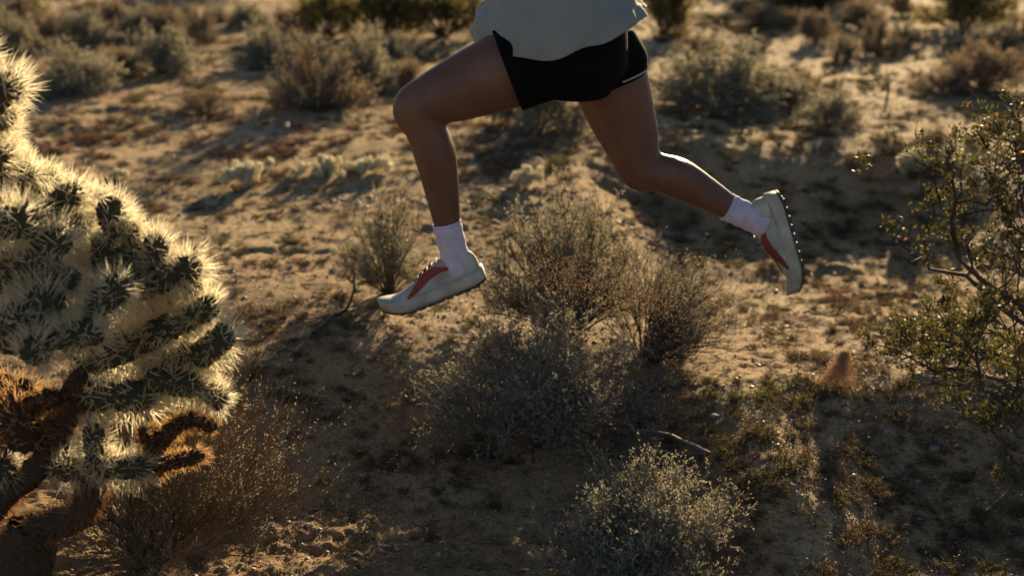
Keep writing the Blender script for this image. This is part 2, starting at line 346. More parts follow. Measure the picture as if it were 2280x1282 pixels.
# fallen twigs / litter
P = kids(np.random.default_rng(3), np.zeros((1, 2, 3)) + np.array([[[0, 0, 0], [1, 0, 0]]]), 7, 0, 1, .6, .8, 4, up=0); P[:, :, 2] *= .1
tv, tf = tubes(P, np.full(P.shape[:2], .016)); lit = src('litter', mesh_np('litter', tv - np.array([.5, 0, 0]), tf, M_ltwig))
x, y = area_pts(rng, 6500, 2.8, 12); s = rng.uniform(.02, .09, len(x))
scatter('twig_litter', 'bits of dry stalk lying on the sand', [lit], np.c_[x, y, ground(x, y) + .004], s, rng.uniform(0, 6.28, len(x)), np.zeros(len(x)))

dk = src('debris', mesh_np('debris', tv * np.array([.8, 1, 1]) - np.array([.4, 0, 0]), tf, M_dark))
x, y = area_pts(rng, 16000, 2.8, 10); k = vnoise(x / .4, y / .4, 41) + rng.uniform(-.4, .4, len(x)) > 0.05; x = x[k]; y = y[k]
scatter('dark_debris', 'dark crumbs of dead stalk and root lying on the sand', [dk], np.c_[x, y, ground(x, y) + .002], rng.uniform(.008, .04, len(x)), rng.uniform(0, 6.28, len(x)), np.zeros(len(x)))

# ------------------------------------------------------------------ shrubs
def shrub_meshes(tag, sd, R, H, n0, n1, n2, nl, leaf, ll, lw, twig, hi=80, K2=4, l1=.36, l2=.22, rt=.0045, spread=.55, up=.25, azc=None, azw=None, lo=8, n3=0, wig=.10):
    g = np.random.default_rng(sd)
    S0 = stems0(g, n0, R, H, 7, hi=hi, azc=azc, azw=azw, lo=lo)
    S1 = kids(g, S0, n1, .25, .97, l1 * R, spread, 5, up=up, wig=wig * 2)
    S2 = kids(g, S1, n2, .2, 1.0, l2 * R, spread + .1, K2, up=up, wig=wig * 2)
    tp = lambda P, r0, r1: np.broadcast_to(np.linspace(r0, r1, P.shape[1]), P.shape[:2])
    pr = [tubes(S0, tp(S0, rt, rt * .4), 4), tubes(S1, tp(S1, rt * .42, rt * .22)), tubes(S2, tp(S2, rt * .24, rt * .14))]
    src_ = S2
    if n3: S3 = kids(g, S2, n3, .3, 1, l2 * R * .55, .7, 3, up=up); pr.append(tubes(S3, tp(S3, rt * .18, rt * .1))); src_ = S3
    V, F = joinVF(pr); V[:, 2] = np.maximum(V[:, 2], -.03)
    st = mesh_np(tag + '_stems', V, F, twig)
    Kp = src_.shape[1]; pi = g.integers(0, len(src_), nl); t = g.uniform(.2, 1, nl) * (Kp - 1); i = np.minimum(t.astype(int), Kp - 2); f = (t - i)[:, None]
    C = src_[pi, i] * (1 - f) + src_[pi, i + 1] * f
    D = (src_[pi, i + 1] - src_[pi, i]); D /= np.linalg.norm(D, axis=1, keepdims=True); D = D + g.normal(size=(nl, 3)) * .7
    lv, lf = leaves(g, C, D, g.uniform(.5, 1.3, nl) * ll, g.uniform(.6, 1.2, nl) * lw)
    fo = mesh_np(tag + '_foliage', lv, lf, leaf)
    return st, fo
def place(name, label, cat, pr, loc, sc_, rz, group=None):
    t = thing(name, label, cat, loc, group, rz, sc_)
    obj('stems', pr[0], t); obj('foliage', pr[1], t); return t

PROTO = {
 'sage': [shrub_meshes('sage%d' % i, 40 + i, 1., .95, 40, 6, 6, 20000, M_sage, .052, .024, M_twig, rt=.013, hi=92, up=.05, spread=.6) for i in range(3)],
 'tan': [shrub_meshes('tan%d' % i, 50 + i, 1., 1., 50, 7, 6, 17000, M_tan, .055, .018, M_ltwig, rt=.011, up=.2, spread=.45, hi=86) for i in range(3)],
 'dark': [shrub_meshes('dark%d' % i, 60 + i, 1., 1., 44, 7, 7, 11000, M_tan, .05, .015, M_btwig, rt=.012, up=.15, hi=84, spread=.45) for i in range(2)],
 'creo': [shrub_meshes('creo%d' % i, 70 + i, 1., 1., 30, 7, 8, 12000, M_olive2, .050, .030, M_dark, rt=.013, up=.15, hi=78, l1=.4, spread=.6) for i in range(2)],
}
KN = {'sage': 'sage_shrub', 'tan': 'dry_shrub', 'dark': 'dry_shrub', 'creo': 'creosote_bush'}
BUSHES = [  # px, py of the foot, width px, height px, kind, label
 (60, 52, 80, 62, 'creo', 'dark green creosote at the far left corner, behind the grey shrubs'),
 (12, 128, 110, 90, 'sage', 'grey green shrub cut by the left edge above the cactus'),
 (95, 104, 90, 60, 'dark', 'dim brown shrub second from the left edge in the far thicket'),
 (168, 102, 110, 62, 'sage', 'broad low grey shrub above the big rounded one at left'),
 (205, 50, 46, 46, 'dark', 'small dark shrub standing alone at the top left'),
 (252, 58, 60, 42, 'tan', 'pale tan mound at the far top left between dark shrubs'),
 (302, 88, 92, 56, 'sage', 'rounded grey shrub with dark underside above the wide pale one'),
 (318, 46, 54, 28, 'sage', 'small flat grey shrub near the top edge, left of centre thicket'),
 (366, 84, 76, 52, 'tan', 'tan dome shrub with a glowing edge in the far thicket'),
 (412, 52, 42, 30, 'sage', 'little round grey shrub ringed with light, far left'),
 (445, 98, 86, 62, 'dark', 'round brown shrub at the right end of the far left thicket'),
 (482, 52, 54, 36, 'sage', 'dark little dome near the top edge right of the thicket'),
 (118, 122, 56, 26, 'dark', 'low dark shrub on the open strip behind the rounded pair'),
 (150, 216, 190, 92, 'sage', 'big rounded grey shrub nearest to the cactus tip at left'),
 (256, 178, 66, 54, 'tan', 'small tan shrub squeezed between two larger rounded shrubs'),
 (350, 174, 146, 86, 'sage', 'wide pale green shrub with an orange glowing right side'),
 (30, 60, 80, 50, 'tan', 'tan shrub at the top left corner beside the creosote'),
 (395, 70, 40, 26, 'tan', 'orange lit little mound behind the tan dome'),
 (450, 262, 96, 44, 'dark', 'low dark shrub in shade left of the big brown twiggy shrub'),
 (545, 62, 80, 46, 'sage', 'grey shrub near the top edge with dark base, left of the tan pair'),
 (640, 84, 96, 50, 'tan', 'tan domed shrub in front of the far creosotes'),
 (588, 158, 120, 82, 'sage', 'grey ball shaped shrub with pale rim in mid distance'),
 (690, 138, 82, 46, 'sage', 'dark round shrub behind the big brown twiggy shrub'),
 (698, 256, 200, 128, 'dark', 'big brown twiggy shrub with its black stems showing'),
 (805, 214, 130, 110, 'sage', 'pale shrub leaning against the right of the big brown one'),
 (868, 148, 66, 58, 'sage', 'dark bluish shrub just left of the runner\'s front thigh'),
 (792, 122, 46, 36, 'dark', 'small dark shrub under the far creosotes'),
 (600, 98, 60, 40, 'dark', 'dim brown shrub in the shade behind the grey ball'),
 (725, 95, 160, 118, 'creo', 'leftmost of the far green creosotes'),
 (850, 88, 210, 140, 'creo', 'widest of the far green creosotes, left of the shirt'),
 (985, 90, 200, 140, 'creo', 'far creosote touching the shirt on its left'),
 (1205, 300, 180, 125, 'sage', 'dark grey shrub framed between the runner\'s legs'),
 (1480, 84, 190, 150, 'creo', 'olive creosote just right of the shirt'),
 (1595, 54, 90, 24, 'dark', 'flat dark shrub lying on the bright sand at top'),
 (1706, 58, 76, 46, 'tan', 'brown dome shrub on the bright sand, left one of a joined pair'),
 (1752, 68, 66, 42, 'tan', 'pinkish dome shrub, right one of a joined pair'),
 (1792, 36, 160, 90, 'creo', 'dark creosote at the top edge above the joined domes'),
 (1662, 30, 60, 36, 'sage', 'grey shrub at the top edge left of the dark creosote'),
 (1822, 98, 72, 62, 'tan', 'glowing tan shrub in the upper right middle'),
 (1925, 68, 104, 62, 'tan', 'rounded brown shrub below the top edge at right'),
 (1882, 140, 56, 56, 'tan', 'goblet shaped tan shrub standing alone at right'),
 (1962, 124, 84, 76, 'dark', 'dim twiggy shrub behind the goblet shaped one'),
 (2016, 104, 66, 54, 'sage', 'bluish round shrub next to the dim twiggy one'),
 (2012, 36, 50, 46, 'tan', 'bright straw coloured shrub touching the top edge at right'),
 (2165, 84, 230, 140, 'creo', 'large dark creosote in the top right corner'),
 (2208, 132, 140, 76, 'sage', 'grey shrub in front of the top right creosote'),
 (2275, 130, 80, 90, 'dark', 'brown shrub on the right edge below the creosote'),
 (2205, 205, 160, 96, 'tan', 'wide tan shrub above the long dark shadow at right'),
 (2115, 216, 130, 48, 'dark', 'low dark shrub at the left of the wide tan shrub'),
 (1610, 256, 280, 150, 'sage', 'huge bluish grey shrub right of the runner\'s back thigh'),
 (1745, 238, 110, 84, 'sage', 'green grey shrub grown into the right of the huge one'),
 (1796, 212, 56, 46, 'tan', 'little tan shrub at the shoulder of the huge grey shrub'),
 (1850, 288, 116, 84, 'sage', 'open bluish shrub at the tip of the wide shadow'),
 (1566, 132, 96, 52, 'dark', 'brown spreading shrub behind the huge grey shrub'),
 (1692, 120, 34, 30, 'dark', 'tiny dark spiky shrub on bright sand'),
 (2082, 336, 62, 46, 'dark', 'small leafless dark shrub left of the near creosote'),
 (1120, 225, 90, 60, 'dark', 'dim brown shrub under the runner\'s front thigh'),
 (900, 205, 70, 50, 'tan', 'straw shrub hidden behind the front knee'),
 (1290, 20, 120, 60, 'sage', 'grey shrub behind the runner\'s shirt'),
 (1400, 150, 80, 50, 'tan', 'small tan shrub behind the shorts'),
]
rb = np.random.default_rng(77)
cnt = {}
for px, py, wp, hp, kd, lab in BUSHES:
    p, t = on_ground(px, py); wr = wp * t / FPX / 2 * 1.34; hh = hp * t / FPX * 1.06
    if kd != 'creo': hh *= 1.14
    if px > 1500: hh *= .82
    if kd == 'creo': hh *= 1.05; wr *= .85
    i = cnt.get(kd, 0); cnt[kd] = i + 1
    pr = PROTO[kd][i % len(PROTO[kd])]
    place(KN[kd], lab, 'bush' if kd == 'creo' else 'shrub', pr, (p[0], p[1] + wr * .5, float(ground(p[0], p[1] + wr * .5))), (wr, wr * rb.uniform(.8, 1.1), hh), rb.uniform(0, 6.28), 'shrubs of the far thicket' if py < 150 else 'shrubs in the middle distance')
# beyond the top edge and off to the right: the same growth goes on; only their shadows and tips reach the picture
for n_, (X_, Y_, R_, H_, kd, lab) in enumerate([(-3.2, 19, .9, 1.1, 'creo', 'creosote beyond the far left thicket'), (1.4, 19.5, 1.0, 1.3, 'creo', 'creosote behind the runner\'s back, beyond the others'), (4.2, 18.6, 1.0, 1.4, 'creo', 'tall creosote beyond the top right corner'),
                                      (-1.2, 20, .5, .5, 'sage', 'grey shrub beyond the far creosotes'), (3.0, 18, .5, .5, 'tan', 'tan shrub past the joined domes'), (-5.2, 18, .6, .5, 'tan', 'tan shrub past the far left corner')]):
    place(KN[kd], lab, 'bush' if kd == 'creo' else 'shrub', PROTO[kd][n_ % 2], (X_, Y_, float(ground(X_, Y_))), (R_, R_, H_), n_ * 1.3, 'shrubs of the far thicket')

def fore(name, lab, px, py, wp, hp, meshes, cat='shrub', rz=0., dy=0., group='shrubs close to the camera'):
    p, t = on_ground(px, py); t_ = thing(name, lab, cat, (p[0], p[1] + dy, float(ground(p[0], p[1] + dy))), group, rz)
    obj('stems', meshes[0], t_); obj('foliage', meshes[1], t_); return t_
def wh(px, py, wp, hp):
    p, t = on_ground(px, py); return wp * t / FPX / 2, hp * t / FPX
R_, H_ = wh(865, 655, 230, 235)
fore('sage_shrub', 'small green grey bush behind the front shoe', 865, 652, 0, 0, shrub_meshes('a', 101, R_, H_, 40, 7, 7, 13000, M_sage, .010, .0042, M_btwig, rt=.0028, hi=78, up=.25, spread=.5))
R_, H_ = wh(1270, 770, 450, 300)
fore('sage_shrub', 'large bush with sunlit yellowish crown below the runner', 1262, 758, 0, 0, shrub_meshes('b', 102, R_, H_, 46, 7, 8, 30000, M_sage, .011, .0048, M_btwig, rt=.0042, hi=72, up=.4, spread=.45), dy=.05)
R_, H_ = wh(1500, 830, 400, 225)
fore('dry_shrub', 'brown leafless bush spreading right of the sunlit one', 1440, 850, 0, 0, shrub_meshes('c', 103, R_ * 1.15, H_, 50, 7, 7, 12000, M_sage, .009, .0036, M_btwig, rt=.0032, hi=75, azc=0.4, azw=1.9, up=.35), dy=.12)
R_, H_ = wh(1215, 975, 520, 275)
fore('sage_shrub', 'wide pale grey bush with tangled twigs in the centre', 1215, 968, 0, 0, shrub_meshes('d', 104, R_ * .98, H_ * 1.0, 44, 7, 9, 34000, M_sage, .010, .0050, M_twig, rt=.0040, hi=84, up=.15, spread=.6, n3=2))
R_, H_ = wh(1470, 1282, 560, 205)
fore('sage_shrub', 'grey green bush cut by the bottom edge', 1490, 1310, 0, 0, shrub_meshes('e', 105, R_ * .95, H_ * 1.0, 40, 7, 9, 30000, M_sage, .0095, .0042, M_twig, rt=.0034, hi=80, up=.25, spread=.55, n3=2))
# brown twiggy bush behind and under the cactus, fanning to the right
R_, H_ = wh(330, 1282, 800, 500)
fore('broom_shrub', 'brown broom like bush fanning out from under the cactus', 300, 1290, 0, 0, shrub_meshes('f', 106, R_ * .98, H_ * 1.0, 100, 8, 6, 16000, M_sage, .008, .0032, M_ltwig, rt=.0036, hi=80, azc=.2, azw=1.9, up=.45, spread=.36, l1=.42, n3=0), dy=.12)
p, t = on_ground(560, 1090)
place('sage_shrub', 'small leafy grey green shrub at the right of the broom like bush', 'shrub', shrub_meshes('g', 107, .13, .15, 22, 6, 6, 3500, M_sage, .009, .0042, M_twig, rt=.0022, hi=75), p, (1, 1, 1), 0, 'shrubs close to the camera')
p, t = on_ground(135, 640)
place('sage_shrub', 'bush standing behind the cactus with only its top in view', 'shrub', shrub_meshes('h', 108, .22, .30, 22, 6, 6, 5000, M_tan, .009, .0036, M_btwig, rt=.003, hi=70), p, (1, 1, 1), 0, 'shrubs close to the camera')

# ------------------------------------------------------------------ near creosote on the right
def poly_branch(pts, K, g, wig=.01):
    pts = np.array([list(p) for p in pts]); s = np.linspace(0, len(pts) - 1, K); i = np.minimum(s.astype(int), len(pts) - 2); f = (s - i)[:, None]
    P = pts[i] * (1 - f) + pts[i + 1] * f; P[1:-1] += g.normal(size=(K - 2, 3)) * wig; return P
def creosote(label, base, limbs, sd, nl, group=None, kseg=10, tw=.19, name='creosote_bush', leafc=1.0):
    g = np.random.default_rng(sd); base = Vector(base); t = thing(name, label, 'bush', base, group)
    B = np.array([poly_branch([Vector((0, 0, -.03))] + [p - base for p in L_], kseg, g) for L_ in limbs])
    R0 = np.linspace(.0095, .0026, kseg)[None].repeat(len(B), 0)
    for q in range(len(B)):
        v, f = tubes(B[q:q + 1], R0[q:q + 1], 6); obj('branch', mesh_np('branch', v, f, M_dark, smooth=True), t)
    S1 = kids(g, B, 7, .42, 1, tw, .75, 6, up=.25, wig=.5); S2 = kids(g, S1, 6, .25, 1, tw * .42, .8, 4, up=.3, wig=.5); S3 = kids(g, S2, 3, .3, 1, tw * .16, .8, 3, up=.3)
    tp = lambda P, a, c: np.broadcast_to(np.linspace(a, c, P.shape[1]), P.shape[:2])
    v, f = joinVF([tubes(S1, tp(S1, .0030, .0014)), tubes(S2, tp(S2, .0014, .0008)), tubes(S3, tp(S3, .0009, .0006))])
    obj('twigs', mesh_np('twigs', v, f, M_dark), t)
    # leaves sit in small sprays at the twig ends
    A = np.concatenate([S3[:, 1:].reshape(-1, 3), S2[:, -2:].reshape(-1, 3)]); pi = g.integers(0, len(A), nl); cl = g.uniform(0, 1, len(S2)) ** 2.2; cl = np.concatenate([np.repeat(np.repeat(cl, 3), 2), np.repeat(cl, 2)]); pi = g.choice(len(A), nl, p=cl / cl.sum())
    C = A[pi] + g.normal(size=(nl, 3)) * .005; D = g.normal(size=(nl, 3)); D[:, 2] += .5
    lv, lf = leaves(g, C, D, g.uniform(.6, 1.2, nl) * .0125 * leafc, g.uniform(.6, 1.1, nl) * .0075 * leafc)
    rust = (g.uniform(0, 1, nl) < .035)
    obj('foliage', mesh_np('foliage', lv, lf, [M_olive, M_rust], midx=rust), t, kind='stuff')
    return t
Yc = 3.05
q = lambda px, py, Y=Yc: at_y(px + 35, py, Y)
base = Vector((1.62, 3.2, float(ground(1.62, 3.2))))
creosote('tall open creosote reaching in from the right edge, small glossy leaves', base, [
    [q(2400, 900), q(2290, 770), q(2190, 650), q(2110, 570), q(2090, 470), q(2085, 400)],
    [q(2420, 800, 3.15), q(2300, 610, 3.15), q(2220, 500, 3.12), q(2175, 410, 3.1), q(2130, 350, 3.1)],
    [q(2390, 850), q(2290, 760), q(2180, 690), q(2100, 625), q(2040, 600), q(1995, 585)],
    [q(2440, 700, 3.25), q(2330, 520, 3.25), q(2270, 410, 3.2), q(2230, 360, 3.2)],
    [q(2460, 640, 3.2), q(2360, 480, 3.2), q(2300, 370, 3.2), q(2245, 305, 3.2)],
    [q(2400, 850, 2.95), q(2300, 700, 2.95), q(2270, 560, 2.95), q(2250, 430, 2.95), q(2230, 350, 2.95)],
    [q(2500, 700, 3.5), q(2470, 520, 3.5), q(2420, 380, 3.5)], [q(2600, 800, 3.4), q(2620, 480, 3.4), q(2580, 380, 3.4)]], 201, 6500, 'near creosotes')
base = Vector((1.5, 3.15, float(ground(1.5, 3.15))))
creosote('low sprawling creosote in shade at the lower right', base, [
    [q(2360, 1000), q(2290, 880), q(2180, 845), q(2090, 830), q(2030, 820)],
    [q(2350, 1040), q(2270, 930), q(2160, 900), q(2140, 800), q(2110, 760)],
    [q(2350, 1080, 3.2), q(2280, 990, 3.2), q(2230, 960, 3.2), q(2200, 900, 3.2)],
    [q(2340, 950, 3.4), q(2230, 820, 3.5), q(2120, 770, 3.6), q(2040, 770, 3.7), q(1970, 800, 3.7)],
    [q(2360, 1100, 3.1), q(2290, 1060, 3.0), q(2230, 1050, 3.0), q(2200, 1000, 3.0)],
    [q(2400, 1000, 3.3), q(2300, 850, 3.4), q(2230, 780, 3.5), q(2200, 730, 3.5)]], 202, 6800, 'near creosotes', tw=.20)
# tall creosotes standing just outside the right edge, whose shade falls on the lower right
place('creosote_bush', 'creosote just outside the right edge behind the near one', 'bush', PROTO['creo'][0], (2.75, 5.2, float(ground(2.75, 5.2))), (.62, .62, .9), 1, 'near creosotes')
place('creosote_bush', 'creosote outside the right edge farther back', 'bush', PROTO['creo'][1], (3.5, 6.9, float(ground(3.5, 6.9))), (.7, .7, 1.0), 2, 'near creosotes')


# ------------------------------------------------------------------ the cholla cactus
def joint_proto(tag, ratio, sd, fm, sm, nar=150, per=2, sl=1.75, sw=.036, tub=.16):
    """a stem segment of radius 1 along +Z, length ratio; body and spines"""
    g = np.random.default_rng(sd); L_ = ratio; nz, na = int(10 + ratio * 5), 16
    zz = np.linspace(0, 1, nz); z = zz * L_
    prof = np.where(z < .6, .62 + .38 * np.sin(np.clip(z / .6, 0, 1) * np.pi / 2), 1.0) * np.sqrt(np.clip(1 - np.clip((z - (L_ - .95)) / .95, 0, 1) ** 2.2, 0.0, 1))
    an = np.linspace(0, 2 * np.pi, na, endpoint=False)
    Zg, Ag = np.meshgrid(z, an, indexing='ij')
    bend = .12 * L_ * np.sin(zz * 1.8 + sd)[:, None] * .5
    rr = prof[:, None] * (1 - tub / 2 + tub * (np.cos(Ag * 6 + Zg * 3.0) * np.cos(Zg * 7.5)))
    V = np.stack([rr * np.cos(Ag) + bend, rr * np.sin(Ag), Zg], -1).reshape(-1, 3)
    idx = np.arange(nz * na).reshape(nz, na); a = idx[:-1]; b = idx[1:]
    F = np.stack([a, np.roll(a, -1, 1), np.roll(b, -1, 1), b], -1).reshape(-1, 4)
    body = mesh_np(tag + '_flesh', V, F, fm, smooth=True)
    nar = int(nar * (L_ + .8) / 3.0)
    u = g.uniform(0.02, 1, nar); k = (u * (nz - 1)).astype(int); k = np.minimum(k, nz - 2); zc = u * L_
    pr = np.interp(zc, z, prof); bd = np.interp(zc, z, bend[:, 0]); ph = g.uniform(0, 2 * np.pi, nar)
    C = np.stack([pr * np.cos(ph) * .94 + bd, pr * np.sin(ph) * .94, zc], 1)
    tipf = np.clip((zc - (L_ - 1.0)) / 1.0, 0, 1)
    Nn = np.stack([np.cos(ph) * (1 - tipf * .75), np.sin(ph) * (1 - tipf * .75), tipf * 1.1 + .12], 1); Nn /= np.linalg.norm(Nn, axis=1, keepdims=True)
    C = np.repeat(C, per, 0); Nn = np.repeat(Nn, per, 0); n = len(C)
    D = Nn + g.normal(size=(n, 3)) * .33; D /= np.linalg.norm(D, axis=1, keepdims=True)
    Ls = sl * g.uniform(.35, 1.0, n) ** .7 ; Ls = Ls[:, None]; W = (sw * g.uniform(.6, 1.1, n))[:, None]
    r0 = g.normal(size=(n, 3)); A = np.cross(D, r0); A /= np.linalg.norm(A, axis=1, keepdims=True); B = np.cross(D, A)
    mid = C + D * Ls * .3                               # two crossed papery blades, widest a third of the way up
    v = np.stack([C, mid + A * W, mid - A * W, C + D * Ls, C, mid + B * W, mid - B * W, C + D * Ls], 1).reshape(-1, 3)
    o = np.arange(n)[:, None] * 8; f = np.stack([o + [[0, 1, 3, 2]], o + [[4, 5, 7, 6]]], 1).reshape(-1, 4)
    return body, mesh_np(tag + '_spines', v, f, sm)
JP = {k: [joint_proto('live%s%d' % (k, i), k, 300 + i * 7 + int(k * 10), M_joint, M_spine) for i in range(2)] for k in (1.6, 2.6, 3.8)}
JB = {k: [joint_proto('rear%s%d' % (k, i), k, 500 + i * 7 + int(k * 10), M_joint, M_spine, nar=330, per=3, sl=1.7, sw=.05) for i in range(2)] for k in (1.6, 2.6, 3.8)}
JD = {k: [joint_proto('dead%s%d' % (k, i), k, 400 + i * 7 + int(k * 10), M_djoint, M_dspine, nar=120, per=2, sl=1.2, sw=.035, tub=.3) for i in range(2)] for k in (1.6, 2.6, 3.8)}
CY = 2.98
cb = at_y(55, 1300, CY); cbase = Vector((cb.x, CY, float(ground(cb.x, CY))))
cact = thing('cholla_cactus', 'large backlit cholla cactus with glowing straw spines at the left edge', 'cactus', cbase)
jn = [0]
def joint(x0, y0, x1, y1, wd, dz=0., dz1=None, dead=False, nosp=False):
    dz1 = dz if dz1 is None else dz1
    a = at_y(x0, y0, CY + dz); b = at_y(x1, y1, CY + dz1); d = b - a; R = wd / 2 * (a.y / .95) / FPX * 1.08
    Ln = d.length + R * .6; ratio = Ln / R; jn[0] += 1
    tab = JD if dead else (JB if dz >= .1 else JP); k = min(tab, key=lambda q_: abs(math.log(q_ / ratio))); pr = tab[k][jn[0] % 2]
    o = obj('joint', pr[0], cact); o.location = a - cbase; o.rotation_mode = 'QUATERNION'
    o.rotation_quaternion = d.to_track_quat('Z', 'Y') @ Quaternion((0, 0, 1), jn[0] * 2.4)
    o.scale = (R, R, Ln / k)
    if not nosp: obj('spines', pr[1], o)
    return o
def trunk(pts, r0, r1, K=22, sd=1):
    g = np.random.default_rng(sd); P = np.array([list(at_y(x_, y_, CY + z_) - cbase) for x_, y_, z_ in pts])
    s_ = np.linspace(0, len(P) - 1, K); i = np.minimum(s_.astype(int), len(P) - 2); f = (s_ - i)[:, None]; Q = P[i] * (1 - f) + P[i + 1] * f
    for _ in range(2): Q[1:-1] = (Q[:-2] + Q[1:-1] * 2 + Q[2:]) / 4
    Rr = np.linspace(r0, r1, K) * g.uniform(.9, 1.1, K)
    v, fc = tubes(Q[None], Rr[None], 12); v += g.normal(size=v.shape) * .0042
    o = obj('trunk', mesh_np('trunk', v, fc, M_cbark, smooth=True), cact)
    # old spines still clothing the trunk
    n = 1100; t_ = g.uniform(0, 1, n) * (K - 1); i = np.minimum(t_.astype(int), K - 2); f = (t_ - i)[:, None]
    ax = Q[i + 1] - Q[i]; ax /= np.linalg.norm(ax, axis=1, keepdims=True); rd = np.cross(ax, g.normal(size=(n, 3))); rd /= np.linalg.norm(rd, axis=1, keepdims=True)
    rl = (Rr[i] * (1 - f[:, 0]) + Rr[i + 1] * f[:, 0])[:, None]; C = Q[i] * (1 - f) + Q[i + 1] * f + rd * rl * .95
    D = rd + g.normal(size=(n, 3)) * .45; D /= np.linalg.norm(D, axis=1, keepdims=True); Ls = g.uniform(.010, .036, n)[:, None]
    A = np.cross(D, ax); A /= np.linalg.norm(A, axis=1, keepdims=True) + 1e-9; B = np.cross(D, A); W = .0011
    v = np.stack([C + A * W, C + (-.5 * A + .87 * B) * W, C + (-.5 * A - .87 * B) * W, C + D * Ls], 1).reshape(-1, 3)
    o_ = np.arange(n)[:, None] * 4; fc = np.stack([o_ + [[0, 1, 3]], o_ + [[1, 2, 3]], o_ + [[2, 0, 3]]], 1).reshape(-1, 3)
    obj('spines', mesh_np('trunk_spines', v, fc, M_dspine), o)
trunk([(30, 1420, 0), (50, 1300, 0), (60, 1210, 0), (75, 1170, 0)], .075, .055, sd=1)
trunk([(-40, 1150, .05), (10, 1100, .02), (75, 1055, 0), (125, 990, 0), (155, 910, 0), (180, 830, 0), (205, 740, .02), (230, 660, .04)], .034, .024, 30, sd=2)
trunk([(230, 640, .02), (240, 650, .0), (330, 625, .0), (425, 597, .0)], .024, .018, 16, sd=6)
trunk([(190, 800, .02), (300, 762, .02), (390, 722, .02), (460, 690, .02)], .024, .016, 16, sd=7)
trunk([(160, 900, .0), (250, 880, .02), (340, 860, .02), (430, 855, .0)], .024, .018, 16, sd=8)
trunk([(70, 1190, 0), (120, 1165, -.02), (175, 1155, -.04), (200, 1110, -.05), (212, 1060, -.05)], .038, .026, sd=3)
trunk([(-200, 1250, .1), (-90, 1130, .08), (-60, 900, .08), (-40, 700, .08), (-60, 500, .1), (-50, 330, .08)], .045, .024, 30, sd=4)
trunk([(40, 1330, .0), (-90, 1300, .05), (-190, 1240, .1)], .06, .045, sd=5)
J = [ # x0,y0,x1,y1 (tip), width, depth
 (-30, 245, 30, 186, 62, -.02), (-35, 285, 14, 254, 52, .0), (-40, 430, 4, 335, 62, .0), (5, 440, 58, 378, 52, .06), (112, 462, 165, 428, 56, .02),
 (268, 528, 238, 458, 60, .0), (-50, 505, 62, 488, 72, -.12), (50, 605, 135, 530, 66, -.10), (-60, 630, 60, 585, 84, -.06), (148, 548, 173, 490, 56, .02),
 (238, 650, 240, 540, 64, .0), (310, 622, 292, 548, 52, .0), (294, 540, 290, 503, 40, .0), (330, 628, 350, 538, 56, .0), (215, 660, 330, 625, 66, .0),
 (325, 630, 432, 594, 58, .0), (408, 608, 436, 640, 40, .03), (95, 590, 165, 624, 48, -.12), (200, 690, 272, 640, 62, -.15), (190, 815, 300, 762, 70, .0),
 (290, 770, 390, 722, 60, .0), (385, 725, 472, 680, 54, .0), (415, 712, 428, 688, 26, -.02), (430, 796, 502, 746, 62, .0), (320, 815, 435, 765, 60, .06),
 (70, 740, 105, 655, 84, -.14), (20, 780, 45, 700, 80, -.16), (120, 765, 210, 735, 62, -.2), (60, 800, 95, 765, 70, -.22), (185, 880, 330, 880, 72, .0),
 (190, 890, 260, 850, 60, .05), (325, 835, 440, 860, 58, .0), (430, 850, 494, 888, 48, .0), (340, 840, 445, 800, 50, .05), (215, 1055, 213, 955, 50, -.06),
 (120, 1050, 225, 1042, 56, -.04), (215, 1035, 318, 1047, 54, -.06), (-50, 1060, 22, 1040, 56, .0), (130, 640, 100, 560, 54, .05), (165, 800, 190, 700, 62, .03),
 # growth behind, seen as glowing spines
 (130, 560, 90, 440, 56, .16), (60, 470, 105, 400, 54, .14), (200, 600, 205, 500, 54, .18), (250, 640, 300, 560, 50, .2), (60, 680, 20, 560, 56, .2),
 (330, 700, 405, 655, 50, .14), (10, 420, 30, 350, 50, .15), (-20, 350, -5, 280, 54, .1), (390, 660, 420, 610, 46, .14),
 (270, 560, 270, 480, 44, .2), (30, 640, 80, 560, 54, .22), (170, 520, 215, 450, 50, .15),
 # off the left edge
 (-60, 380, -110, 300, 60, 0.), (-70, 300, -80, 210, 60, 0.), (-60, 480, -140, 420, 60, .05), (-40, 560, -120, 540, 64, -.1), (-50, 700, -140, 650, 60, 0.), (-60, 780, -150, 760, 60, .05), (-60, 900, -150, 880, 60, .05), (-40, 660, -60, 590, 60, .2), (-80, 180, -40, 120, 56, .05), (-130, 600, -220, 540, 56, .1), (-150, 760, -240, 700, 56, .1), (-60, 1000, -150, 960, 56, .05)]
for j in J: joint(*j)
for j in [(60, 1000, 48, 905, 92, -.02), (30, 930, 60, 862, 62, .02), (60, 910, 122, 882, 50, -.04), (95, 950, 118, 925, 44, .0), (20, 1010, -15, 930, 66, .04), (-10, 900, 20, 850, 56, .1),
          (352, 1040, 335, 965, 46, -.02), (330, 985, 318, 955, 24, -.04), (338, 972, 345, 950, 26, .0), (350, 1030, 446, 1012, 36, -.03), (352, 1000, 388, 945, 40, -.02), (382, 948, 432, 928, 38, -.02), (426, 928, 474, 950, 32, -.02), (318, 1050, 360, 1040, 40, -.02)]:
    joint(*j, dead=True)

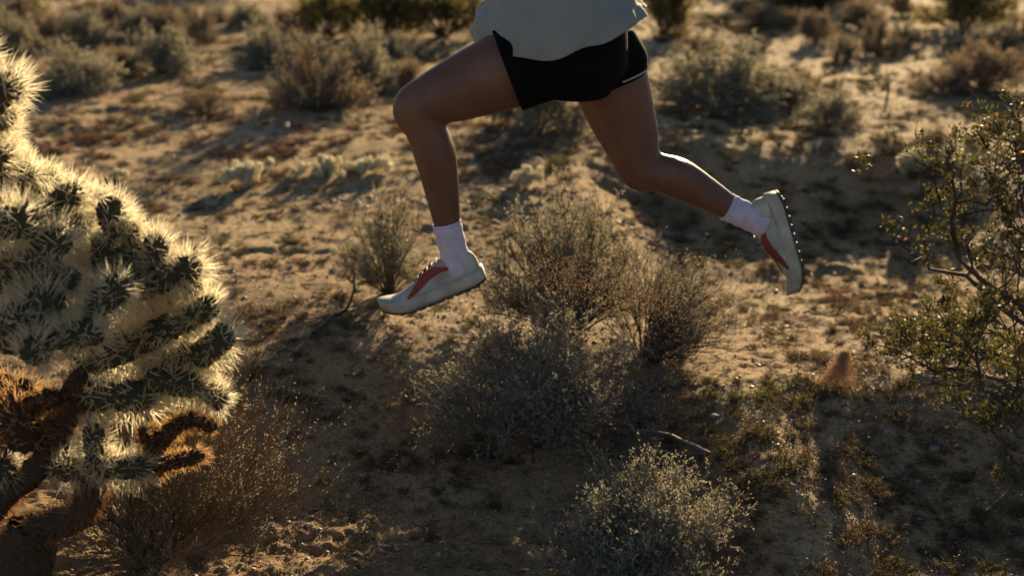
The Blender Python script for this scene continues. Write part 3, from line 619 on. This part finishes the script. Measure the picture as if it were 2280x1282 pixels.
# ------------------------------------------------------------------ little pale chollas on the open sand
def blob_joint():
    b, s_ = joint_proto('small', 2.2, 555, M_pale, M_pale, nar=60, per=6, sl=.8, sw=.06)
    v1 = np.empty(len(b.vertices) * 3); b.vertices.foreach_get('co', v1); v2 = np.empty(len(s_.vertices) * 3); s_.vertices.foreach_get('co', v2)
    return b, s_
SB, SS = blob_joint()
g = np.random.default_rng(9)
for px, py, wp, hp, lab in [(540, 414, 78, 58, 'pale yellow green little cholla, leftmost of the bright row, dense and round'), (603, 378, 24, 24, 'tiny pale cholla just right of the leftmost round one'), (648, 396, 34, 28, 'faint low cholla in the middle of the bright row'),
                            (705, 392, 70, 34, 'low pale cholla left of the two brightest'), (760, 386, 80, 40, 'bright pale cholla cluster in the middle of the long row'), (832, 386, 66, 50, 'bright pale cholla at the right end of the row, by the knee'), (1178, 418, 66, 50, 'little pale cholla alone on dark ground between the legs'),
                            (265, 400, 44, 24, 'faint pale cholla above the big cactus'), (2035, 388, 60, 66, 'upright pale cholla left of the near creosote'), (1985, 314, 34, 34, 'small pale cholla higher up the slope at right'), (2080, 372, 34, 30, 'small pale cholla beside the upright one'), (2130, 440, 50, 40, 'pale cholla partly behind the creosote leaves'), (2100, 88, 70, 26, 'pale low cholla far off below the top right creosote'), (715, 360, 20, 16, 'speck of pale cholla above the row')]:
    p, t = on_ground(px, py); th_ = thing('small_cholla', lab, 'cactus', p, 'small pale chollas')
    W_ = wp * t / FPX / 2 * 1.15; H_ = hp * t / FPX * 1.3; n = max(4, int(wp / 4.5))
    for k in range(n):
        hx = g.uniform(-.85, .85); z0 = g.uniform(0, .5) * H_ * (1 - abs(hx) * .5); R = max(.011, H_ * .12) * g.uniform(.8, 1.15)
        o = obj('joint', SB, th_, (hx * W_, g.uniform(-.6, .6) * W_, z0 - .004), ); o.rotation_euler = (g.normal() * .45, g.normal() * .45 + hx * .6, g.uniform(0, 6)); o.scale = (R, R, R * g.uniform(.9, 1.5))
        obj('spines', SS, o)

# ------------------------------------------------------------------ dead wood, stones, stalks
def deadwood(label, pts, r0, r1, sd, nk=6, tw=.10, m=M_dark):
    g = np.random.default_rng(sd); W = []
    for px, py, lift in pts:
        p, t = on_ground(px, py); W.append([p[0], p[1], p[2] + lift])
    W = np.array(W); b0 = W[0].copy(); th_ = thing('dead_branch', label, 'branch', b0, 'dead branches on the sand')
    B = poly_branch(W - b0, 12, g, .004)[None]; v, f = tubes(B, np.linspace(r0, r1, 12)[None], 6); obj('limb', mesh_np('limb', v, f, m, smooth=True), th_)
    S = kids(g, B, nk, .2, 1, tw, .6, 5, up=.12, wig=.3); S2 = kids(g, S, 3, .3, 1, tw * .5, .6, 4, up=.1, wig=.3); tp = lambda P, a, c: np.broadcast_to(np.linspace(a, c, P.shape[1]), P.shape[:2])
    v, f = joinVF([tubes(S, tp(S, r1 * 1.0, r1 * .5)), tubes(S2, tp(S2, r1 * .5, r1 * .3))]); obj('twigs', mesh_np('twigs', v, f, m), th_)
deadwood('long thin dead branch lying right of the wide grey bush', [(1578, 1026, .012), (1500, 1000, .03), (1400, 985, .03), (1300, 972, .03), (1180, 960, .03)], .008, .0022, 31, 9, .2, M_twig)
deadwood('second thin dead branch below the long one', [(1572, 1020, .01), (1450, 1026, .02), (1330, 1028, .02)], .006, .002, 32, 5, .14, M_twig)
deadwood('dark crooked dead stick by the tip of the front shoe', [(698, 752, .008), (740, 715, .01), (775, 690, .015), (790, 665, .05), (780, 625, .12)], .009, .003, 33, 8, .10)
deadwood('short dark stick on the ground at the right edge of the bank', [(1790, 700, .01), (1850, 712, .02), (1900, 705, .02)], .005, .002, 34, 5, .09)
deadwood('thin pale stick in the grass near the bottom right', [(1880, 1100, .01), (1930, 1120, .015), (1980, 1130, .01)], .003, .001, 35, 3, .06, M_ltwig)
deadwood('upright dark stick beyond the shadow at right', [(1974, 232, .0), (1976, 226, .08), (1974, 222, .16)], .01, .006, 36, 3, .10)
deadwood('drooping dark twig under the broom like bush', [(560, 1240, .0), (590, 1190, .02), (600, 1150, .03)], .004, .0015, 37, 6, .10)
for px, py, s_, lab, m in [(2080, 1000, .016, 'smooth pale stone lying in shade at lower right', M_rock), (400, 482, .011, 'white stone on the sand above the cactus shoulder', M_white), (526, 475, .008, 'small white stone right of the first white stone', M_white), (700, 418, .010, 'white stone below the bright row of chollas', M_white),
                      (1590, 930, .012, 'flat pale stone chip by the fallen branch', M_rock), (500, 1000, .008, 'tiny pale stone beside the broom like bush', M_white), (1930, 30, .03, 'pale stone under the far tan shrub', M_rock), (1510, 560, .009, 'grey stone on the sand right of the sunlit bush', M_rock)]:
    p, t = on_ground(px, py); g = np.random.default_rng(int(px)); v = iv; f = if_
    # one subdivision for a rounder stone
    e = {}; V2 = [list(a_) for a_ in v]; F2 = []
    def midp(a_, b_):
        kk = (min(a_, b_), max(a_, b_))
        if kk not in e: mm = (v[a_] + v[b_]) / 2; mm /= np.linalg.norm(mm); e[kk] = len(V2); V2.append(list(mm))
        return e[kk]
    for a_, b2, c_ in f: ab, bc, ca = midp(a_, b2), midp(b2, c_), midp(c_, a_); F2 += [(a_, ab, ca), (b2, bc, ab), (c_, ca, bc), (ab, bc, ca)]
    V2 = np.array(V2) * (1 + .12 * g.normal(size=(len(V2), 1)) * .5) * np.array([1.3, 1, .7]) * s_
    o = obj('stone', mesh_np('stone', V2, F2, m, smooth=True), None, p + np.array([0, 0, s_ * .3]), label=lab, category='stone', group='stones on the sand')
# upright dry stalks with a pale seed head
for px, py, hp, lab in [(642, 318, 40, 'pale seed head on a thin stalk left of the runner, above the chollas'), (2102, 860, 60, 'white fluffy seed head glinting in the low creosote'), (1772, 862, 70, 'thin dry stalk without a head near the kicked sand')]:
    p, t = on_ground(px, py); h = hp * t / FPX; th_ = thing('dry_stalk', lab, 'plant', p, 'lone dry stalks')
    g = np.random.default_rng(int(px)); P = poly_branch([(0, 0, -.01), (.003, 0, h * .5), (0, .004, h)], 6, g, .001)[None]; v, f = tubes(P, np.full((1, 6), .0014), 4); obj('stalk', mesh_np('stalk', v, f, M_ltwig), th_)
    if 'head' in lab and 'without' not in lab:
        D = g.normal(size=(60, 3)); D /= np.linalg.norm(D, axis=1, keepdims=True); v, f = leaves(g, np.tile([0, 0.004, h], (60, 1)) + D * .001, D, np.full(60, .0065 * (2 if py < 500 else 1)), np.full(60, .003 * (2 if py < 500 else 1))); obj('seed_head', mesh_np('seed_head', v, f, M_flower), th_)
# ------------------------------------------------------------------ the runner, in mid stride, facing left
RY = 4.15
def catmull(P, n):
    P = np.asarray(P, float); m = len(P); Q = np.vstack([2 * P[0] - P[1], P, 2 * P[-1] - P[-2]]); out = []
    for t in np.linspace(0, m - 1, n):
        i = min(int(t), m - 2); f = t - i; p0, p1, p2, p3 = Q[i], Q[i + 1], Q[i + 2], Q[i + 3]
        out.append(.5 * (2 * p1 + (p2 - p0) * f + (2 * p0 - 5 * p1 + 4 * p2 - p3) * f * f + (3 * p1 - p0 - 3 * p2 + p3) * f ** 3))
    return np.array(out)
def loft(P, Ra, Rb, side, na=20, n=40, cap=True, fold=None, pw=2.0):
    """closed elliptical loft: Ra across (in the plane of the path), Rb along `side`"""
    s = np.linspace(0, 1, len(P)); u = np.linspace(0, 1, n); Q = catmull(P, n)
    a = np.interp(u, np.linspace(0, 1, len(Ra)), Ra); b = np.interp(u, np.linspace(0, 1, len(Rb)), Rb)
    for _ in range(2): a[1:-1] = (a[:-2] + 2 * a[1:-1] + a[2:]) / 4; b[1:-1] = (b[:-2] + 2 * b[1:-1] + b[2:]) / 4
    T = np.gradient(Q, axis=0); T /= np.linalg.norm(T, axis=1, keepdims=True); S = np.asarray(side, float) - T * (T @ np.asarray(side, float))[:, None]; S /= np.linalg.norm(S, axis=1, keepdims=True); A = np.cross(T, S)
    an = np.linspace(0, 2 * np.pi, na, endpoint=False); ca = np.sign(np.cos(an)) * np.abs(np.cos(an)) ** (2 / pw); sa = np.sign(np.sin(an)) * np.abs(np.sin(an)) ** (2 / pw)
    rf = np.ones((n, na)) if fold is None else fold(u[:, None], an[None])
    V = Q[:, None] + rf[..., None] * (a[:, None, None] * ca[None, :, None] * A[:, None] + b[:, None, None] * sa[None, :, None] * S[:, None])
    idx = np.arange(n * na).reshape(n, na); i0, i1 = idx[:-1], idx[1:]
    F = np.stack([i0, np.roll(i0, -1, 1), np.roll(i1, -1, 1), i1], -1).reshape(-1, 4).tolist()
    V = V.reshape(-1, 3)
    if cap:
        V = np.vstack([V, Q[:1], Q[-1:]]); c0, c1 = n * na, n * na + 1
        for k in range(na): F.append([idx[0, (k + 1) % na], idx[0, k], c0]); F.append([idx[-1, k], idx[-1, (k + 1) % na], c1])
    return V, F
def merge(parts):
    V = []; F = []; o = 0
    for v, f in parts: V.append(v); F += [[i + o for i in q_] for q_ in f]; o += len(v)
    return np.vstack(V), F
def remeshed(name, parts, vox, m, smooth=6, origin=(0, 0, 0)):
    V, F = merge(parts); me = bpy.data.meshes.new(name + '_raw'); me.from_pydata((V - np.array(origin)).tolist(), [], F); me.update()
    o = bpy.data.objects.new(name + '_raw', me); COL.objects.link(o)
    md = o.modifiers.new('r', 'REMESH'); md.mode = 'VOXEL'; md.voxel_size = vox
    ms = o.modifiers.new('s', 'SMOOTH'); ms.iterations = smooth; ms.factor = .6
    dg = bpy.context.evaluated_depsgraph_get(); new = bpy.data.meshes.new_from_object(o.evaluated_get(dg), depsgraph=dg); new.name = name
    bpy.data.objects.remove(o); new.materials.clear(); new.materials.append(m)
    new.polygons.foreach_set('use_smooth', np.ones(len(new.polygons), bool)); return new
def plain(name, parts, m, origin=(0, 0, 0)):
    V, F = merge(parts); me = bpy.data.meshes.new(name); me.from_pydata((V - np.array(origin)).tolist(), [], F); me.materials.append(m); me.update()
    me.polygons.foreach_set('use_smooth', np.ones(len(me.polygons), bool)); return me
def sphere(c, r, n=12):
    v = []; f = []
    for i in range(n + 1):
        for j in range(2 * n): a_, b2 = math.pi * i / n, math.pi * j / n; v.append([c[0] + r[0] * math.sin(a_) * math.cos(b2), c[1] + r[1] * math.sin(a_) * math.sin(b2), c[2] + r[2] * math.cos(a_)])
    for i in range(n):
        for j in range(2 * n): k = i * 2 * n; f.append([k + j, k + 2 * n + j, k + 2 * n + (j + 1) % (2 * n), k + (j + 1) % (2 * n)])
    return np.array(v), f
M_skin = mat('skin', (.165, .080, .052), rough=.45, col2=(.125, .058, .038), nscale=14, rnd=False, spec=.4, bump=.0008, bscale=120)
M_skin.node_tree.nodes['Principled BSDF'].inputs['Subsurface Weight'].default_value = .12
M_skin.node_tree.nodes['Principled BSDF'].inputs['Subsurface Radius'].default_value = (.012, .005, .003)
M_shirt = mat('shirt_cloth', (.33, .36, .345), rough=.85, col2=(.28, .32, .315), nscale=5, rnd=False, trans=.28, tcol=(.42, .46, .38), bump=.0015, bscale=35, sheen=.3)
M_short = mat('black_cloth', (.006, .006, .007), rough=.9, spec=.08, col2=(.004, .004, .005), rnd=False, bump=.001, bscale=40)
M_sock = mat('lavender_sock', (.62, .58, .74), rough=.9, col2=(.52, .48, .64), nscale=30, rnd=False, bump=.0015, bscale=160, sheen=.4)
M_upper = mat('shoe_mesh', (.42, .47, .46), rough=.7, col2=(.30, .27, .22), nscale=16, rnd=False, bump=.0008, bscale=300)
M_sole = mat('shoe_foam', (.50, .51, .46), rough=.6, col2=(.30, .25, .18), nscale=14, rnd=False)
M_redp = mat('shoe_red', (.30, .05, .04), rough=.5, rnd=False)
M_rub = mat('outsole_rubber', (.10, .09, .085), rough=.7, rnd=False)
M_hair = mat('dark_hair', (.03, .02, .014), rough=.5, rnd=False)
M_trim = mat('pale_trim', (.5, .5, .5), rough=.5, rnd=False)
A3 = lambda px, py, Y: np.array(list(at_y(px, py, Y)))
YL, YT = 4.06, 4.25                                  # near (leading) leg, far (trailing) leg
hipL, kneeL, ankL = A3(1228, 118, YL), A3(926, 236, YL - .02), A3(1014, 574, YL)
hipT, kneeT, ankT = A3(1340, 118, YT), A3(1424, 372, YT), A3(1680, 488, YT)
pel = (hipL + hipT) / 2 + np.array([0, 0, .05]); SIDE = np.array([0, 1., 0])
chest = pel + np.array([-.07, 0, .36]); neck = pel + np.array([-.11, 0, .54]); head = pel + np.array([-.16, 0, .68])
def leg(h, k, a_, back, toe):
    th_ = k - h; sh = a_ - k; bk = back / np.linalg.norm(back); fk = -bk
    P = [h - th_ * .10, h + th_ * .15, h + th_ * .40 + fk * .004, h + th_ * .70, k - th_ * .10, k + fk * .006 + sh * .02, k + sh * .14 + bk * .008, k + sh * .32 + bk * .018, k + sh * .58 + bk * .010, k + sh * .82, a_ - sh * .03, a_ + sh * .06]
    Ra = [.09, .116, .110, .092, .074, .066, .058, .063, .050, .037, .036, .034]
    Rb = [.080, .096, .084, .068, .057, .054, .052, .056, .046, .033, .031, .030]
    out = [loft(P, Ra, Rb, SIDE, 24, 64)]
    out.append(loft([k - th_ * .12 + fk * .022, k + fk * .030 + sh * .0, k + sh * .10 + fk * .022], [.022, .034, .018], [.022, .032, .018], SIDE, 14, 14))
    for q_ in (-1, 1): out.append(loft([k + sh * .08 + bk * .02 + SIDE * q_ * .02, k + sh * .28 + bk * .040 + SIDE * q_ * .022, k + sh * .48 + bk * .024 + SIDE * q_ * .016, k + sh * .62 + bk * .012], [.02, .036, .026, .012], [.02, .032, .024, .012], SIDE, 14, 24))
    out.append(loft([k + sh * .6 + bk * .018, a_ - sh * .1 + bk * .030, a_ + bk * .022], [.016, .010, .008], [.014, .008, .008], SIDE, 10, 16))
    heel = a_ - toe * .035 + sh / np.linalg.norm(sh) * .035
    out.append(loft([heel, a_ + sh / np.linalg.norm(sh) * .03, a_ + toe * .09 + sh / np.linalg.norm(sh) * .045, a_ + toe * .15 + sh / np.linalg.norm(sh) * .06], [.022, .028, .018, .008], [.020, .024, .026, .018], SIDE, 16, 20))
    return out
toeL = A3(830, 692, YL) - A3(1060, 606, YL); toeL /= np.linalg.norm(toeL); toeT = A3(1772, 672, YT) - A3(1716, 470, YT); toeT /= np.linalg.norm(toeT)
body = leg(hipL, kneeL, ankL, np.array([1, 0, .25]), toeL) + leg(hipT, kneeT, ankT, np.array([.35, 0, 1.]), toeT)
body.append(loft([pel - [0, 0, .13], pel - [0, 0, .06], pel + [0, 0, .05], pel + [-.03, 0, .17], chest - [0, 0, .02], chest + [-.01, 0, .08], neck - [0, 0, .03], neck + [-.01, 0, .02], neck + [-.03, 0, .09]],
                 [.07, .12, .12, .10, .115, .11, .075, .055, .05], [.11, .165, .165, .13, .15, .165, .10, .058, .052], SIDE, 28, 50))
body.append(sphere(head, (.095, .075, .118))); body.append(sphere(head + [-.045, 0, -.075], (.045, .045, .035), 8)); body.append(sphere(head + [-.098, 0, -.015], (.018, .012, .022), 8))
for s_ in (-1, 1): body.append(sphere(head + [.01, s_ * .078, -.01], (.018, .008, .03), 8))
def arm(sh_, el, wr, hd):
    o = [loft([sh_, sh_ * .5 + el * .5, el, el * .5 + wr * .5, wr], [.05, .044, .036, .035, .024], [.05, .042, .034, .033, .027], SIDE, 16, 36)]
    hd = hd / np.linalg.norm(hd); pl = wr + hd * .055; lat = np.cross(hd, SIDE); o.append(loft([wr - hd * .01, pl, wr + hd * .10], [.018, .024, .018], [.030, .040, .038], SIDE, 12, 14))
    for i, ln in enumerate((.068, .078, .074, .058)):
        b0 = wr + hd * .09 + SIDE * (-.027 + .018 * i); o.append(loft([b0, b0 + hd * ln * .4 + lat * .006, b0 + hd * ln * .62 + lat * .028, b0 + hd * ln * .42 + lat * .05], [.0095, .009, .0085, .0075], [.0095, .009, .0085, .0075], SIDE, 8, 12))
    b0 = wr + hd * .03 - SIDE * .03; o.append(loft([b0, b0 - SIDE * .02 + hd * .03 + lat * .01, b0 - SIDE * .012 + hd * .055 + lat * .03], [.012, .011, .009], [.012, .011, .009], [1., 0, .2], 8, 12))
    return o
shl = chest + [-.02, -.17, .10]; shr = chest + [-.02, .17, .10]
body += arm(shl, shl + [.24, -.10, -.12], shl + [.14, -.14, .10], np.array([-.6, .1, .8])) + arm(shr, shr + [-.12, .10, -.25], shr + [-.30, .02, -.08], np.array([-.7, -.2, .7]))
per = thing('person', 'runner in mid stride in pale grey green shirt and black shorts', 'person', pel)
obj('body', remeshed('body', body, .0065, M_skin, 8, pel), per)
hair = [sphere(head + [.018, 0, .028], (.098, .084, .108)), loft([head + [.08, 0, .03], head + [.15, 0, .03], head + [.20, 0, -.05], head + [.19, 0, -.13]], [.03, .035, .03, .01], [.03, .035, .03, .01], SIDE, 12, 20)]
obj('hair', remeshed('hair', hair, .008, M_hair, 3, pel), per)
for s_ in (-1, 1): obj('eye', plain('eye', [sphere(head + [-.088, s_ * .03, .012], (.008, .011, .008), 6)], M_short, pel), per)
# shorts
def shleg(h, k, t, r1): d = k - h; return loft([h - d * .12, h + d * .08, h + d * t * .6, h + d * t], [.11, .128, .126, r1], [.10, .108, .108, r1], SIDE, 28, 24)
sho = [shleg(hipL, kneeL, .33, .124), shleg(hipT, kneeT, .27, .110), loft([pel - [0, 0, .175], pel - [.0, 0, .09], pel + [0, 0, .04], pel + [-.03, 0, .16]], [.09, .15, .14, .115], [.12, .185, .18, .145], SIDE, 28, 30)]
obj('shorts', remeshed('shorts', sho, .007, M_short, 8, pel), per)
d = kneeT - hipT; c0 = hipT + d * .235; v, f = loft([c0 - d * .008, c0 + d * .008], [.1195, .1175], [.1105, .1085], SIDE, 40, 4, cap=False); obj('trim', plain('trim', [(v, f)], M_trim, pel), per)
# loose shirt, open hem with folds
def fold(u, an):
    k = (1 - u) ** 1.6
    return 1 + k * (.05 * np.sin(5 * an + 1.0 + 3 * u) + .045 * np.abs(np.sin(4.5 * an + 2 + 5 * u)) ** .6 + .02 * np.sin(15 * an - 4 * u)) + .012 * np.sin(11 * an + 30 * u) + .010 * np.sin(7 * an - 22 * u + 1)
hemc = A3(1252, 80, 4.15)
v, f = loft([hemc, hemc + [-.01, 0, .05], hemc + [-.02, 0, .12], hemc + [-.045, 0, .24], chest + [0, 0, -.02], chest + [-.01, 0, .07], neck + [0, 0, -.04], neck + [-.005, 0, .0]], [.245, .235, .205, .165, .15, .14, .10, .065], [.225, .222, .205, .18, .185, .195, .13, .07], SIDE, 96, 90, cap=False, fold=fold)
dip = np.clip(1 - (v[:, 2] - v[:96, 2].mean()) / .12, 0, 1); ax_ = (v[:, 0] - hemc[0]) / .24; v[:, 2] += dip * (.055 * ax_ ** 2 - .028 + .006 * np.sin(ax_ * 9) + np.where(v[:, 1] > 4.15, .02, 0))
o = obj('shirt', plain('shirt', [(v, f)], M_shirt, pel), per); md = o.modifiers.new('thick', 'SOLIDIFY'); md.thickness = .0035; md.offset = 0
for sh_, dd in ((shl, np.array([.24, -.10, -.12])), (shr, np.array([-.12, .10, -.25]))):
    v, f = loft([sh_ - dd * .15 - [0, 0, 0], sh_ + dd * .25, sh_ + dd * .6], [.055, .07, .078], [.06, .07, .075], SIDE, 40, 24, cap=False, fold=lambda u, an: 1 + .04 * np.sin(6 * an + 4 * u)); obj('sleeve', plain('sleeve', [(v, f)], M_shirt, pel), per)
# socks
for k_, a_, bk in ((kneeL, ankL, np.array([1, 0, .25])), (kneeT, ankT, np.array([.35, 0, 1.]))):
    sh_ = a_ - k_; v, f = loft([k_ + sh_ * .76, k_ + sh_ * .80, k_ + sh_ * .90, a_, a_ + sh_ * .10], [.044, .043, .042, .042, .044], [.040, .039, .037, .037, .040], SIDE, 32, 26, fold=lambda u, an: 1 + .022 * np.sin(16 * an) + .03 * np.sin(30 * u + .6 * np.sin(2 * an))); obj('sock', plain('sock', [(v, f)], M_sock, pel), per)
# shoes
def shoe(ank, X_, up_hint):
    Y_ = SIDE.copy(); Z_ = np.cross(X_, Y_); Z_ *= np.sign(Z_ @ up_hint); Y_ = np.cross(Z_, X_)
    O = ank - X_ * .058 - Z_ * .098; M_ = lambda v_: O + np.outer(v_[:, 0], X_) + np.outer(v_[:, 1], Y_) + np.outer(v_[:, 2], Z_) - pel
    L_ = .318; xs = np.linspace(0, 1, 34); hw = .5 * np.interp(xs, [0, .03, .12, .3, .5, .7, .85, .95, 1], [.03, .052, .068, .066, .078, .096, .088, .056, .012])
    bz = .034 + .018 * np.clip((xs - .75) / .25, 0, 1) ** 2; tp = np.interp(xs, [0, .04, .12, .22, .32, .45, .6, .75, .88, .96, 1], [.085, .112, .118, .112, .118, .100, .078, .064, .056, .046, .036]) ; tp = np.maximum(tp, bz + .004)
    an = np.linspace(0, np.pi, 17); V = []
    for i, x_ in enumerate(xs):
        for a in an: V.append([x_ * L_, hw[i] * np.sign(math.cos(a)) * abs(math.cos(a)) ** .7, bz[i] - .004 + (tp[i] - bz[i]) * math.sin(a) ** .75])
    na = 17; F = [[i * na + j, i * na + j + 1, (i + 1) * na + j + 1, (i + 1) * na + j] for i in range(33) for j in range(16)]; F += [[0] + [j for j in range(16, 0, -1)], [33 * na + j for j in range(17)]]
    V = np.array(V); so = obj('shoe', plain('shoe', [(M_(V) + pel, F)], M_upper, pel), per)
    # midsole and rubber outsole
    def slab(z0, z1, gr, nm, m):
        V = []; F = []; n = 34; zz = [0, .25, .8, 1]; of = [gr - .004, gr, gr + .001, gr - .004]
        for i, x_ in enumerate(xs):
            rk = .026 * max(0, (x_ - .68) / .32) ** 2 + .008 * max(0, (.12 - x_) / .12)
            for s_ in (1, -1):
                for z_, o_ in (zip(zz, of) if s_ == 1 else list(zip(zz, of))[::-1]):
                    V.append([x_ * (L_ + .012) - .006, s_ * (hw[i] + o_), rk + z0 + (z1 - z0) * z_ + (.004 * (1 - x_) if z_ > .5 else 0)])
        for i in range(n - 1):
            for j in range(8): F.append([i * 8 + j, i * 8 + (j + 1) % 8, (i + 1) * 8 + (j + 1) % 8, (i + 1) * 8 + j])
        F += [list(range(7, -1, -1)), [(n - 1) * 8 + j for j in range(8)]]
        obj(nm, plain(nm, [(M_(np.array(V)) + pel, F)], m, pel), so)
    slab(.004, .040, .006, 'sole', M_sole); slab(-.002, .004, .004, 'outsole', M_rub)
    # red side panels standing 1 mm proud of the upper, and laces
    for s_ in (0, 1):
        V = []; c_ = 8
        for i in range(6, 24):
            for j in range(c_):
                a = .12 + (.16 * (1 - abs((i - 14) / 9.5)) + .05 + .32 * (23 - i) / 17) + (.40 * (1 - abs((i - 14.5) / 9.5) ** 2) + .06) * j / (c_ - 1); a = a if s_ == 0 else math.pi - a
                x_ = xs[i]; V.append([x_ * L_ + .10 * (a if s_ == 0 else math.pi - a) * .3, (hw[i] + .0016) * np.sign(math.cos(a)) * abs(math.cos(a)) ** .7, bz[i] - .003 + (tp[i] - bz[i] + .001) * math.sin(a) ** .75])
        F = [[i * c_ + j, i * c_ + j + 1, (i + 1) * c_ + j + 1, (i + 1) * c_ + j] for i in range(17) for j in range(c_ - 1)]
        o = obj('stripe', plain('stripe', [(M_(np.array(V)) + pel, F)], M_redp, pel), so); md = o.modifiers.new('t', 'SOLIDIFY'); md.thickness = .002
    for i in range(9):                                  # tread lugs
        for s_ in (-.5, .5):
            x_ = xs[3 + i * 3]; w_ = hw[3 + i * 3]; rk = .026 * max(0, (x_ - .68) / .32) ** 2 + .008 * max(0, (.12 - x_) / .12)
            bx = np.array([[x_ * L_ + a * .010, s_ * w_ + b * w_ * .38, rk + c] for a in (-1, 1) for b in (-1, 1) for c in (-.0065, 0)])
            obj('lug', plain('lug', [(M_(bx) + pel, [[0, 1, 3, 2], [4, 6, 7, 5], [0, 4, 5, 1], [2, 3, 7, 6], [0, 2, 6, 4], [1, 5, 7, 3]])], M_rub, pel), so)
    hl = [[x_ * L_, (np.interp(x_, xs, hw) + .0014) * np.sign(math.cos(a)) * abs(math.cos(a)) ** .7, np.interp(x_, xs, bz) + (np.interp(x_, xs, tp) - np.interp(x_, xs, bz)) * math.sin(a) ** .75 + .001] for x_ in np.linspace(.004, .16, 8) for a in np.linspace(.1, np.pi - .1, 22) ]
    o = obj('heel_cap', plain('heel_cap', [(M_(np.array(hl)) + pel, [[i * 22 + j, i * 22 + j + 1, (i + 1) * 22 + j + 1, (i + 1) * 22 + j] for i in range(7) for j in range(21) if j < 8 or j > 12])], M_sole, pel), so)
    for i in range(5):
        x_ = (.36 + .055 * i); z_ = np.interp(x_, xs, tp); P = np.array([[x_ * L_, y_, z_ + .003 - abs(y_) * .25] for y_ in np.linspace(-.022, .022, 6)]) ; v, f = tubes(P[None], np.full((1, 6), .0026), 6); obj('lace', plain('lace', [(M_(v) + pel, f.tolist())], M_sole, pel), so)
shoe(ankL, toeL, np.array([-.3, 0, 1.])); shoe(ankT, toeT, np.array([-1., 0, .1]))
# ------------------------------------------------------------------ sand kicked up by the shoes
g = np.random.default_rng(60); p, t = on_ground(1868, 872)
M_gr = mat('flying_grain', (.60, .45, .28), rough=.5, trans=.5, tcol=(.8, .6, .36), col2=(.5, .36, .22))
grain = [src('grain', mesh_np('grain', iv * np.array([1, .8, .8]), if_, M_gr))]
n = 5200; h = g.uniform(0, 1, n) ** .8; lean = g.normal(size=n)
Pn = np.c_[p[0] + (h - .5) * .02 - np.clip(g.normal(size=n), -3, 1) * .0 + lean * .030 * (1.2 - h), p[1] + g.normal(size=n) * .03 * (1.2 - h), p[2] + h * .13]
n2 = 900; k = g.uniform(0, 1, n2); Pn = np.vstack([Pn, np.c_[p[0] - .075 * k + g.normal(size=n2) * .008, p[1] + g.normal(size=n2) * .02, p[2] + .10 * (1 - k) * g.uniform(.5, 1, n2)]])
scatter('kicked_sand', 'little puff of brown sand thrown up behind the runner', grain, Pn, g.uniform(.0009, .0026, len(Pn)), g.uniform(0, 6, len(Pn)), np.zeros(len(Pn)))
n = 3500; k = g.uniform(0, 1, n); Pn = np.array([A3(1180 + 330 * a_ + e1 * 22, 600 + 80 * a_ + e2 * 34, 4.12 + e3 * .05) for a_, e1, e2, e3 in zip(k, g.normal(size=n), g.normal(size=n), g.normal(size=n))])
scatter('flying_sand', 'thin spray of sand grains hanging in the air over the bush crown', grain, Pn, g.uniform(.0007, .0018, n), g.uniform(0, 6, n), np.zeros(n))
